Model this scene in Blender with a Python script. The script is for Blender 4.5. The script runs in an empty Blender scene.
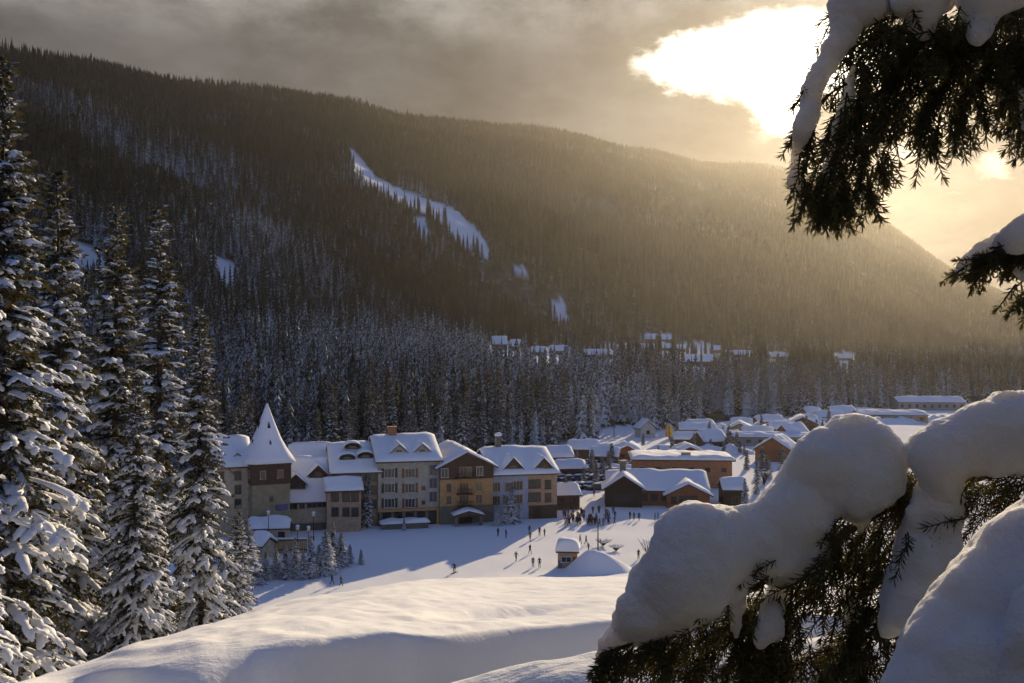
import bpy, bmesh, math, random
import numpy as np
from mathutils import Vector, Matrix, noise as mnoise
R = math.radians
SC = bpy.context.scene
COL = SC.collection
random.seed(7)
CH = 36.0            # eye height above the village square
F = 1000.0

def at(u, v, d):     # a point seen along (u, v) at depth d, used to survey the place
    return Vector(((u-512)/F*d, d, CH-(v-341.5)/F*d))
def gx(u, d): return (u-512)/F*d
def gz(v, d): return CH-(v-341.5)/F*d
def gd(v): return CH/((v-341.5)/F)

# ------------------------------------------------------------------ noise / terrain
def vnoise(x, y, seed=0):
    xi = np.floor(x).astype(np.int64); yi = np.floor(y).astype(np.int64)
    xf = x-xi; yf = y-yi
    a = xf*xf*xf*(xf*(xf*6-15)+10); b = yf*yf*yf*(yf*(yf*6-15)+10)
    def h(i, j):
        n = (i*374761393+j*668265263+seed*982451653) & 0x7fffffff
        n = ((n ^ (n >> 13))*1274126177) & 0x7fffffff
        return ((n ^ (n >> 16)) & 0xffff)/32767.5-1
    return (h(xi, yi)*(1-a)+h(xi+1, yi)*a)*(1-b)+(h(xi, yi+1)*(1-a)+h(xi+1, yi+1)*a)*b
def fbm(x, y, n=4, seed=0):
    s = 0; a = 1.0
    for k in range(n):
        s = s+a*vnoise(x*2**k+17.3*k, y*2**k-9.1*k, seed+k); a *= .5
    return s
def sm(t):
    t = np.clip(t, 0, 1); return t*t*(3-2*t)

TCU = [-300, 0, 30, 100, 150, 200, 260, 320, 370, 420, 500, 600, 1300]
TC = [.40, .347, .338, .317, .302, .287, .270, .2555, .2465, .240, .2365, .2355, .235]
DCU = [-300, 0, 100, 200, 300, 400, 500, 700, 1300]
DC = [16, 18, 24, 32, 45, 65, 85, 95, 95]
CC = [.003, .003, .003, .003, .002, .001, .0006, .0006, .0006]
def near_drop(u, d):
    tc = np.interp(u, TCU, TC); dc = np.interp(u, DCU, DC); c = np.interp(u, DCU, CC)
    return np.where(d < dc, tc*d+1.8*((dc-d)/dc)**2, tc*d+c*(d-dc)**2)
def solve_d(u, v):
    lo, hi = 2.0, float(np.interp(u, DCU, DC))
    for _ in range(40):
        m = .5*(lo+hi)
        if near_drop(u, m)/m > (v-341.5)/F: lo = m
        else: hi = m
    return lo
class Lip:           # wind lips: a small step whose lee side faces the camera
    def __init__(s, us, vs, S, w, rec, lev=0):
        s.u = us; s.S = S
        s.uf = np.arange(us[0]-60, us[-1]+60, 6.0); dd = np.array([solve_d(a, float(np.interp(a, us, vs))) for a in s.uf]); k = np.hanning(27); k /= k.sum()
        s.df = np.convolve(np.pad(dd, 13, mode='edge'), k, mode='valid'); s.w = w; s.rec = rec; s.lev = lev if lev else [0]*len(us)
    def __call__(s, u, d):
        dl = np.interp(u, s.uf, s.df); rec = np.interp(u, s.u, s.rec)
        dl = dl+(.9*vnoise(u*.0075+3.3, u*0, 5)+.22*vnoise(u*.021, u*0, 6))*(1-.85*sm((u-400)/90))
        S = np.interp(u+42*np.clip(dl-d, 0, 4)*(len(s.u) > 8)*(1-sm((u-330)/110)), s.u, s.S, left=0, right=0)
        lev = np.interp(u, s.u, s.lev); base = near_drop(u, dl)-near_drop(u, d)
        tt = np.clip((dl-d)/s.w, 0, 1); tt = np.where(tt < .14, tt*tt/.28, tt-.07)/.93
        return tt*(S+lev*np.maximum(base, 0))*np.where(lev > 0, (1-lev)*(1-sm((dl-s.w-d)/rec))+lev*sm((d-1.5)/7), 1-sm((dl-s.w-d)/rec))
LIPS = [Lip([90, 160, 220, 270, 320, 380, 455, 530, 600, 720, 900], [664, 657, 652, 647, 643, 639, 634, 627, 622, 617, 615],
            [0, 0, .15, .8, 3, 6, 6, 6, 6, 5.5, 5], 3.2, [9, 9, 9, 10, 11, 12, 12, 12, 12, 12, 12]),
        Lip([395, 440, 500, 540, 600], [618, 611, 605, 603, 601], [0, .15, .35, .2, 0], .9, [6, 6, 6, 6, 6])]

#      u     d0   d1   z1   d2    ridge v (ground)
MT = [(-700, 230, 420, 70, 1200, 10), (-200, 230, 430, 60, 1350, 22), (0, 225, 450, 50, 1500, 52), (50, 228, 460, 50, 1580, 62), (100, 232, 480, 48, 1680, 70),
      (190, 240, 520, 46, 1880, 87), (300, 250, 600, 45, 2200, 97), (350, 260, 650, 44, 2350, 103), (400, 272, 700, 42, 2500, 119),
      (450, 290, 760, 40, 2650, 125), (540, 335, 850, 38, 2900, 132), (580, 350, 890, 38, 3000, 139), (620, 368, 920, 38, 3100, 149), (660, 400, 950, 38, 3200, 156),
      (700, 425, 975, 34, 3300, 165), (760, 450, 1000, 30, 3400, 168), (800, 475, 1050, 28, 3500, 176), (850, 505, 1100, 26, 3600, 203),
      (900, 540, 1150, 24, 3700, 236), (950, 570, 1200, 22, 3800, 272), (1024, 610, 1300, 20, 4000, 307), (1200, 700, 1500, 10, 4300, 336), (1800, 700, 1500, 10, 4300, 338)]
MT = np.array(MT, float)
def mtab(u):
    d0, d1, z1, d2, vr = (np.interp(u, MT[:, 0], MT[:, k]) for k in range(1, 6))
    return d0, d1, z1, d2, CH-(vr-341.5)/F*d2
def H(x, y):
    x = np.asarray(x, float); y = np.asarray(y, float)
    d = np.maximum(np.maximum(y, np.abs(x)/.75), .01)
    u = 512+1000*np.clip(x/d, -.75, .75)
    drop = near_drop(u, d)
    for L in LIPS: drop = drop+L(u, d)
    bt = (np.interp(u, [300, 430, 490, 540, 600, 700, 850, 1000, 1250], [900, 706, 684, 670, 656, 645, 640, 650, 690])-341.5)/F*6.0   # snow bank by the near tree
    bk = bt+((d-6)/np.where(d < 6, 2.2, 1.3))**2+.05*fbm(x*1.1, y*1.1, 3, 8)
    q = np.clip(.5+.5*(bk-drop)/.4, 0, 1); drop = bk*(1-q)+drop*q-.4*q*(1-q)
    nearw = sm((d-4)/8)*(1-sm((d-60)/60))*(.25+.75*sm((d-np.interp(u, LIPS[0].uf, LIPS[0].df)+.2)/1.2))
    drop = drop-nearw*(.16*fbm(x*.16+3, y*.10, 3, 11)+.055*fbm(x*.8+y*.25, y*.35, 3, 12)+.016*fbm(x*2.6+y*.9, y*1.1, 2, 13))
    lim = CH+.12*fbm(x*.05, y*.05, 3, 21)+.03*fbm(x*.4, y*.4, 2, 22)
    k = 5.0
    hh = np.clip(.5+.5*(lim-drop)/k, 0, 1)
    drop = lim*(1-hh)+drop*hh-k*hh*(1-hh)
    z = CH-drop
    z = z+np.where(y < 0, -.2*y*(1-sm(-y/900)*.7), 0)*(np.abs(x) < 1e9)
    d0, d1, z1, d2, zr = mtab(u)
    s = np.clip((d-d0)/(d1-d0), 0, 1); low = z1*(.35*s*s+.65*s)
    t = np.clip((d-d1)/(d2-d1), 0, 1)
    up = (zr-z1)*t
    back = np.clip(d-d2, 0, 1e9)
    m = low+up-np.minimum(back*.22, np.maximum((zr-5)*.8, 0)*sm(back/1500)+0*back)
    amp = np.clip((d-d0)/900, 0, 1)*(1-.75*sm((t-.8)/.2))
    m = m+amp*(16*fbm(x*.0045, y*.0045, 4, 31)+4*vnoise(x*.03, y*.03, 36))*np.where(y > 0, 1, .3)
    return z+np.where(y > 0, np.maximum(m, 0), np.maximum(m, 0)*sm((y+1200)/1200))
def hz(x, y): return float(H(np.array([x]), np.array([y]))[0])

# ------------------------------------------------------------------ mesh helpers
def link(o, parent=None):
    COL.objects.link(o)
    if parent is not None: o.parent = parent
    return o
def np_mesh(name, verts, faces, mats, midx=None, smooth=False):
    """verts (n,3) array, faces list of tuples or an (m,k) array"""
    me = bpy.data.meshes.new(name)
    if isinstance(faces, np.ndarray):
        k = faces.shape[1]; m = len(faces)
        me.vertices.add(len(verts)); me.vertices.foreach_set('co', np.asarray(verts, np.float32).ravel())
        me.loops.add(m*k); me.loops.foreach_set('vertex_index', faces.astype(np.int32).ravel())
        me.polygons.add(m); me.polygons.foreach_set('loop_start', np.arange(0, m*k, k, dtype=np.int32))
        me.update(calc_edges=True)
    else:
        me.from_pydata([tuple(v) for v in verts], [], faces)
    for m_ in mats: me.materials.append(m_)
    if midx is not None: me.polygons.foreach_set('material_index', np.asarray(midx, np.int32))
    me.polygons.foreach_set('use_smooth', np.full(len(me.polygons), bool(smooth)))
    me.update()
    return me
def mobj(name, me, parent=None): return link(bpy.data.objects.new(name, me), parent)
def tag(o, label=None, cat=None, group=None, kind=None):
    if label: o['label'] = label
    if cat: o['category'] = cat
    if group: o['group'] = group
    if kind: o['kind'] = kind
    return o
def empty(name, loc, rz=0, label=None, cat=None, group=None):
    o = link(bpy.data.objects.new(name, None)); o.location = loc; o.rotation_euler = (0, 0, rz)
    o.empty_display_size = .2
    return tag(o, label, cat, group)
class MB:
    def __init__(s): s.v = []; s.f = []; s.m = []
    def add(s, vs, fs, mi=0):
        n = len(s.v); s.v += [tuple(v) for v in vs]; s.f += [tuple(i+n for i in f) for f in fs]; s.m += [mi]*len(fs); return s
    def box(s, c, size, mi=0, rz=0.0):
        x, y, z = (q/2 for q in size); ca, sa = math.cos(rz), math.sin(rz)
        vs = [(c[0]+a*ca-b*sa, c[1]+a*sa+b*ca, c[2]+q) for q in (-z, z) for a, b in ((-x, -y), (x, -y), (x, y), (-x, y))]
        return s.add(vs, [(3, 2, 1, 0), (4, 5, 6, 7), (0, 1, 5, 4), (1, 2, 6, 5), (2, 3, 7, 6), (3, 0, 4, 7)], mi)
    def prism(s, poly, vec, mi=0):
        """poly: list of 3-D points (planar), extruded along vec"""
        n = len(poly); p = [Vector(q) for q in poly]; vec = Vector(vec)
        nr = Vector((0, 0, 0))
        for i in range(n): nr += p[i].cross(p[(i+1) % n])
        if nr.dot(vec) > 0: p.reverse()
        vs = p+[q+vec for q in p]
        fs = [tuple(range(n)), tuple(range(2*n-1, n-1, -1))]+[(i, i+n, (i+1) % n+n, (i+1) % n) for i in range(n)]
        fs = [f[::1] for f in fs]
        return s.add(vs, fs, mi)
    def tube(s, path, rad, n=6, mi=0, cap=True):
        path = [Vector(p) for p in path]; vs = []; fs = []
        if not hasattr(rad, '__len__'): rad = [rad]*len(path)
        for i, p in enumerate(path):
            t = (path[min(i+1, len(path)-1)]-path[max(i-1, 0)]).normalized()
            a = t.cross(Vector((0, 0, 1)) if abs(t.z) < .9 else Vector((1, 0, 0))).normalized(); b = t.cross(a)
            vs += [p+(a*math.cos(2*math.pi*j/n)+b*math.sin(2*math.pi*j/n))*rad[i] for j in range(n)]
        for i in range(len(path)-1):
            for j in range(n): fs.append((i*n+j, i*n+(j+1) % n, (i+1)*n+(j+1) % n, (i+1)*n+j))
        if cap: fs += [tuple(range(n-1, -1, -1)), tuple(range(len(vs)-n, len(vs)))]
        return s.add(vs, fs, mi)
    def lathe(s, c, prof, n=10, mi=0, sx=1, sy=1):
        vs = []; fs = []
        for r, z in prof: vs += [(c[0]+r*sx*math.cos(2*math.pi*j/n), c[1]+r*sy*math.sin(2*math.pi*j/n), c[2]+z) for j in range(n)]
        for i in range(len(prof)-1):
            for j in range(n): fs.append((i*n+j, i*n+(j+1) % n, (i+1)*n+(j+1) % n, (i+1)*n+j))
        fs += [tuple(range(n-1, -1, -1)), tuple(range(len(vs)-n, len(vs)))]
        return s.add(vs, fs, mi)
    def blob(s, c, r, seed=0, amp=.2, mi=0, sub=2):
        vs, fs = ICO[sub]; out = []
        for v in vs:
            k = 1+amp*mnoise.noise(Vector(v)*1.7+Vector((seed*3.1, seed*1.7, seed)))
            out.append((c[0]+v[0]*r[0]*k, c[1]+v[1]*r[1]*k, c[2]+v[2]*r[2]*k))
        return s.add(out, fs, mi)
    def mesh(s, name, mats, smooth=False):
        me = bpy.data.meshes.new(name); me.from_pydata(s.v, [], s.f)
        for m in mats: me.materials.append(m)
        me.polygons.foreach_set('material_index', np.array(s.m, np.int32))
        me.polygons.foreach_set('use_smooth', np.full(len(me.polygons), smooth)); me.update()
        return me
    def build(s, name, mats, parent=None, smooth=False):
        if not isinstance(mats, (list, tuple)): mats = [mats]
        return mobj(name, s.mesh(name, mats, smooth), parent)
def _ico(sub):
    bm = bmesh.new(); bmesh.ops.create_icosphere(bm, subdivisions=sub, radius=1)
    r = ([tuple(v.co) for v in bm.verts], [tuple(v.index for v in f.verts) for f in bm.faces]); bm.free(); return r
ICO = {k: _ico(k) for k in (1, 2, 3)}
def copy_tree(o, parent=None):
    c = o.copy(); COL.objects.link(c)
    if parent is not None: c.parent = parent
    for ch in list(o.children): copy_tree(ch, c)
    return c

# ------------------------------------------------------------------ materials
class N:             # tiny expression layer over shader math nodes
    nt = None
    def __init__(s, sock): s.s = sock
    @staticmethod
    def math(op, *a, clamp=False):
        n = N.nt.nodes.new('ShaderNodeMath'); n.operation = op; n.use_clamp = clamp
        for i, q in enumerate(a):
            if isinstance(q, N): N.nt.links.new(q.s, n.inputs[i])
            else: n.inputs[i].default_value = q
        return N(n.outputs[0])
    def __add__(s, o): return N.math('ADD', s, o)
    __radd__ = __add__
    def __sub__(s, o): return N.math('SUBTRACT', s, o)
    def __rsub__(s, o): return N.math('SUBTRACT', o, s)
    def __mul__(s, o): return N.math('MULTIPLY', s, o)
    __rmul__ = __mul__
    def __truediv__(s, o): return N.math('DIVIDE', s, o)
    def pow(s, e): return N.math('POWER', s, e)
    def clamp(s): return N.math('ADD', s, 0.0, clamp=True)
    def step(s, a, b):
        n = N.nt.nodes.new('ShaderNodeMapRange'); n.interpolation_type = 'SMOOTHSTEP'
        N.nt.links.new(s.s, n.inputs[0])
        for i, q in enumerate((a, b, 0.0, 1.0)):
            n.inputs[1+i].default_value = q
        return N(n.outputs[0])
def node(t, **kw):
    n = N.nt.nodes.new(t)
    for k, v in kw.items(): setattr(n, k, v)
    return n
def lk(a, b): N.nt.links.new(a.s if isinstance(a, N) else a, b)
def mixc(f, a, b):
    n = node('ShaderNodeMix', data_type='RGBA')
    for q, i in ((f, 0), (a, 6), (b, 7)):
        if isinstance(q, N) or isinstance(q, bpy.types.NodeSocket): lk(q, n.inputs[i])
        else: n.inputs[i].default_value = q if i == 0 else (*q, 1)
    return N(n.outputs[2])
def noise(vec, scale, detail=3, rough=.55):
    n = node('ShaderNodeTexNoise'); n.inputs['Scale'].default_value = scale; n.inputs['Detail'].default_value = detail; n.inputs['Roughness'].default_value = rough
    if vec is not None: lk(vec, n.inputs['Vector'])
    return N(n.outputs[0])
def mat(name):
    m = bpy.data.materials.new(name); m.use_nodes = True; N.nt = m.node_tree
    b = m.node_tree.nodes['Principled BSDF']; b.inputs['Specular IOR Level'].default_value = .25
    return m, b
def bump(b, h, strength, dist):
    n = node('ShaderNodeBump'); n.inputs['Strength'].default_value = strength; n.inputs['Distance'].default_value = dist
    lk(h, n.inputs['Height']); lk(n.outputs[0], b.inputs['Normal'])
def m_plain(name, c, rough=.8, var=.25, scale=3.0, metal=0, bmp=0):
    m, b = mat(name); tc = node('ShaderNodeTexCoord')
    nz = noise(tc.outputs['Object'], scale, 4)
    lk(mixc(nz.step(.3, .7), tuple(q*(1-var) for q in c), tuple(min(1, q*(1+var)) for q in c)), b.inputs['Base Color'])
    b.inputs['Roughness'].default_value = rough; b.inputs['Metallic'].default_value = metal
    if bmp: bump(b, nz, bmp, .02)
    return m
def m_snow(name, sss=0.0, scale=6.0, bd=.02, bs=.4, radius=.04):
    m, b = mat(name); tc = node('ShaderNodeTexCoord')
    n1 = noise(tc.outputs['Object'], scale, 5, .6)
    lk(mixc(n1, (.80, .82, .86), (.88, .89, .91)), b.inputs['Base Color'])
    b.inputs['Roughness'].default_value = .9; b.inputs['Specular IOR Level'].default_value = .06
    if sss:
        b.inputs['Subsurface Weight'].default_value = sss; b.inputs['Subsurface Radius'].default_value = (1, .8, .65); b.inputs['Subsurface Scale'].default_value = radius
    bump(b, n1, bs, bd)
    return m
M = {}
M['snow'] = m_snow('snow', 0, 3.0, .05, .35)
M['roof_snow'] = m_snow('roof_snow', 0, 1.2, .12, .4)
M['tree_snow'] = m_snow('tree_snow', 0, 7.0, .05, .5)
def m_crust():
    m, b = mat('bough_snow'); tc = node('ShaderNodeTexCoord'); D_ = tc.outputs['Object']
    n1 = noise(D_, 26, 6, .68); n2 = noise(D_, 130, 4, .7); n3 = noise(D_, 9, 3)
    lk(mixc(n3, (.80, .84, .90), (.89, .92, .96)), b.inputs['Base Color']); b.inputs['Roughness'].default_value = .8; b.inputs['Specular IOR Level'].default_value = .12
    b.inputs['Subsurface Weight'].default_value = .55; b.inputs['Subsurface Radius'].default_value = (1, .82, .68); b.inputs['Subsurface Scale'].default_value = .06
    bump(b, n1*.8+n2*.5, 1.0, .018); return m
M['bough_snow'] = m_crust()
def m_foliage(name, c1, c2, scale):
    m, b = mat(name); tc = node('ShaderNodeTexCoord')
    lk(mixc(noise(tc.outputs['Object'], scale, 3).step(.3, .7), c1, c2), b.inputs['Base Color']); b.inputs['Roughness'].default_value = .7
    return m
def leaf_light(m, b, col, w):
    tr = node('ShaderNodeBsdfTranslucent'); tr.inputs['Color'].default_value = (*col, 1); mx = node('ShaderNodeMixShader'); mx.inputs[0].default_value = w
    lk(b.outputs[0], mx.inputs[1]); lk(tr.outputs[0], mx.inputs[2]); lk(mx.outputs[0], m.node_tree.nodes['Material Output'].inputs[0])
def m_needles(name):
    m, b = mat(name); tc = node('ShaderNodeTexCoord'); ge = node('ShaderNodeNewGeometry')
    sx = node('ShaderNodeSeparateXYZ'); lk(ge.outputs['Normal'], sx.inputs[0])
    fol = mixc(noise(tc.outputs['Object'], 1.5, 3).step(.3, .7), (.020, .025, .012), (.06, .055, .026))
    f = (N(sx.outputs['Z'])*.30+noise(tc.outputs['Object'], .9, 5, .7)).step(.59, .84)*.8
    lk(mixc(f, fol, (.66, .69, .74)), b.inputs['Base Color']); b.inputs['Roughness'].default_value = .75
    leaf_light(m, b, (.16, .13, .05), .10); return m
M['needles'] = m_needles('needles')
M['bough_needles'] = m_foliage('bough_needles', (.022, .03, .012), (.07, .075, .03), 14)
N.nt = M['bough_needles'].node_tree; leaf_light(M['bough_needles'], M['bough_needles'].node_tree.nodes['Principled BSDF'], (.24, .20, .06), .10)
M['bark'] = m_plain('bark', (.07, .05, .038), .95, .4, 8, bmp=.6)
# far conifers: dark foliage that carries snow where a face looks up
def m_forest():
    m, b = mat('forest_foliage'); tc = node('ShaderNodeTexCoord'); ge = node('ShaderNodeNewGeometry')
    sx = node('ShaderNodeSeparateXYZ'); lk(ge.outputs['Normal'], sx.inputs[0])
    at_ = node('ShaderNodeAttribute', attribute_type='INSTANCER', attribute_name='frost')
    nz = noise(tc.outputs['Object'], 1.1, 4, .65)
    fr = N(at_.outputs['Fac'])
    f = (N(sx.outputs['Z'])*.35+nz+fr*.55).step(.88, 1.18)
    tn = node('ShaderNodeAttribute', attribute_type='INSTANCER', attribute_name='tone')
    fol = mixc(tn.outputs['Fac'], (.014, .017, .011), (.065, .056, .036))
    lk(mixc(f, fol, (.62, .65, .70)), b.inputs['Base Color']); b.inputs['Roughness'].default_value = .85
    return m
M['forest'] = m_forest()
def m_ground():
    m, b = mat('snow_ground'); tc = node('ShaderNodeTexCoord'); ge = node('ShaderNodeNewGeometry')
    at_ = node('ShaderNodeAttribute', attribute_name='woods_shade')
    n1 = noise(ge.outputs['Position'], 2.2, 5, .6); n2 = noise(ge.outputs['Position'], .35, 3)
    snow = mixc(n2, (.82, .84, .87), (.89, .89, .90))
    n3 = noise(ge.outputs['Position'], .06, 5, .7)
    shade_tone = mixc(n3.step(.45, .7), (.05, .045, .036), (.15, .15, .15))  # snow under the trees painted dark, standing for canopy shade
    lk(mixc(at_.outputs['Fac'], snow, shade_tone), b.inputs['Base Color'])
    b.inputs['Roughness'].default_value = 1; b.inputs['Specular IOR Level'].default_value = 0
    trk = noise(ge.outputs['Position'], 11, 4, .65)
    mp = node('ShaderNodeMapping'); mp.inputs['Scale'].default_value = (.55, 2.2, 1); mp.inputs['Rotation'].default_value = (0, 0, .5); lk(ge.outputs['Position'], mp.inputs['Vector'])
    rip = noise(mp.outputs[0], 1.3, 4, .6)
    bump(b, n1*.5+trk*.3+rip*.6, .5, .09)
    return m
M['ground'] = m_ground()
# ------------------------------------------------------------------ ground: one sheet, rings widening with distance
CLEAR = [   # clearings surveyed on the slope: polygon of (u, v)
    [(346, 150), (352, 148), (380, 180), (430, 201), (455, 209), (480, 231), (493, 256), (487, 261), (463, 247), (442, 223), (415, 209), (372, 195), (356, 175)],
    [(206, 250), (220, 256), (242, 270), (240, 292), (216, 288), (208, 268)],
    [(64, 236), (90, 246), (110, 262), (106, 290), (72, 286)],
    [(550, 300), (562, 298), (570, 320), (568, 332), (556, 334)],
    [(412, 216), (426, 216), (430, 240), (418, 240)],
    [(514, 266), (524, 266), (528, 278), (516, 278)],
    [(608, 345), (640, 342), (690, 345), (722, 350), (718, 372), (690, 382), (655, 372), (606, 366)],
    [(600, 428), (632, 424), (640, 440), (650, 452), (596, 452)]]
HAMLET = [(500, 350, 15), (514, 351, 10), (539, 356, 16), (558, 355, 19), (599, 359, 28), (652, 343, 14), (667, 343, 11), (664, 351, 13), (700, 367, 30), (741, 358, 15), (778, 360, 14), (845, 361, 14)]
for _u, _v, _w in HAMLET: CLEAR.append([(_u-_w*.6-4, _v-8), (_u+_w*.6+4, _v-8), (_u+_w*.6+4, _v+20), (_u+_w*.6, _v+26), (_u-_w*.2, _v+31), (_u-_w*.6-3, _v+25)])
def in_poly(u, v, P):
    u = np.asarray(u); v = np.asarray(v); r = np.zeros(u.shape, bool)
    for i in range(len(P)):
        (x1, y1), (x2, y2) = P[i], P[i-1]
        c = (y1 > v) != (y2 > v)
        r ^= c & (u < (x2-x1)*(v-y1)/((y2-y1)+1e-9)+x1)
    return r
def seen(x, y, z): return 512+F*x/y, 341.5-F*(z-CH)/y
def woods_shade(x, y, z):  # tree cover mask, doubling as the shade painted on the ground
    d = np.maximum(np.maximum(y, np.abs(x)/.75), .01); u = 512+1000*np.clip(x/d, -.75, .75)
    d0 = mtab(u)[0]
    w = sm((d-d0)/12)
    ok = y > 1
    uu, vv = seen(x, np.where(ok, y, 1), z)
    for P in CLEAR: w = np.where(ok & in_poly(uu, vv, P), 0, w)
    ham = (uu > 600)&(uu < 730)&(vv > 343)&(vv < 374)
    shade_edge = np.where(u < 215, 7.0, np.where(u < 250, 7+(u-215)/35*8.8, 15.8))+.5*fbm(x*.5, y*.5, 2, 91)  # how far the painted darkening reaches, on snow below the frame
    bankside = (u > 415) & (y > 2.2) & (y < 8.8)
    back = ((y > -4) & (y < shade_edge) & (np.abs(x) < 12) & ~bankside) | ((y < -3) & (y > -95)) | ((y > -3) & (y < 45) & (np.abs(x) > .62*np.abs(y)+5) & (np.abs(x) < 60))  # snow around the viewpoint painted dark to cut bounced sunlight
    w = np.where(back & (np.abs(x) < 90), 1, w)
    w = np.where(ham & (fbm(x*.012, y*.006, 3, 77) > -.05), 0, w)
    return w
def make_ground():
    ang = np.concatenate([np.arange(-180, -40, 3.5), np.arange(-40, 40.01, .2), np.arange(43.5, 180, 3.5)])
    ang = np.radians(ang)
    rr = np.concatenate([np.exp(np.arange(math.log(1.2), math.log(11), .008)), np.exp(np.arange(math.log(11), math.log(28), .0022)), np.exp(np.arange(math.log(28.05), math.log(60), .006)), np.exp(np.arange(math.log(60), math.log(4650), .014))])
    A, RR = np.meshgrid(ang, rr)
    x = RR*np.sin(A); y = RR*np.cos(A); z = H(x, y)
    v = np.stack([x.ravel(), y.ravel(), z.ravel()], 1)
    n = len(ang); m = len(rr)
    i, j = np.meshgrid(np.arange(m-1), np.arange(n), indexing='ij'); j2 = (j+1) % n
    f = np.stack([i*n+j, i*n+j2, (i+1)*n+j2, (i+1)*n+j], -1).reshape(-1, 4)[:, ::-1]
    v = np.vstack([v, [[0, 0, hz(0, .5)]]]); c = len(v)-1
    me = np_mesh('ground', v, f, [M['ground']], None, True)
    bm = bmesh.new(); bm.from_mesh(me); bm.verts.ensure_lookup_table()
    for k in range(n): 
        try: bm.faces.new((bm.verts[c], bm.verts[(k+1) % n], bm.verts[k])).smooth = True
        except ValueError: pass
    bmesh.ops.recalc_face_normals(bm, faces=bm.faces[-n:])
    bm.to_mesh(me); bm.free()
    a = me.attributes.new('woods_shade', 'FLOAT', 'POINT'); w = woods_shade(v[:, 0], v[:, 1], v[:, 2]); a.data.foreach_set('value', w.astype(np.float32))
    o = mobj('ground', me); tag(o, kind='structure'); return o, float(v[:, 2].min()), float(v[:, 2].max())
GROUND, ZMIN, ZMAX = make_ground()

# ------------------------------------------------------------------ conifers
def cone_tree(rnd, hgt, rad, whorls, pts):
    """small far conifer: ragged skirts on a stem"""
    vs = []; fs = []
    mb = MB(); mb.tube([(0, 0, -1), (0, 0, hgt*.9)], [.28, .05], 4, 0)
    for w in range(whorls):
        t = w/(whorls-1); z = hgt*(.06+.86*t); r = rad*(1-t)**.8*rnd.uniform(.8, 1.15)+.25
        top = z+hgt/whorls*1.15; ph = rnd.random()*6
        ring = []
        for k in range(pts*2):
            a = ph+math.pi*k/pts+rnd.uniform(-.12, .12); q = r*(rnd.uniform(.85, 1.2) if k % 2 == 0 else rnd.uniform(.35, .6))
            ring.append((q*math.cos(a), q*math.sin(a), z-(.28*q if k % 2 == 0 else -.05*q)+rnd.uniform(-.1, .1)))
        n = len(ring); ox, oy = rnd.uniform(-.1, .1), rnd.uniform(-.1, .1)
        mb.add(ring+[(ox, oy, top)], [(k, (k+1) % n, n) for k in range(n)], 0)
    return mb
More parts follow.
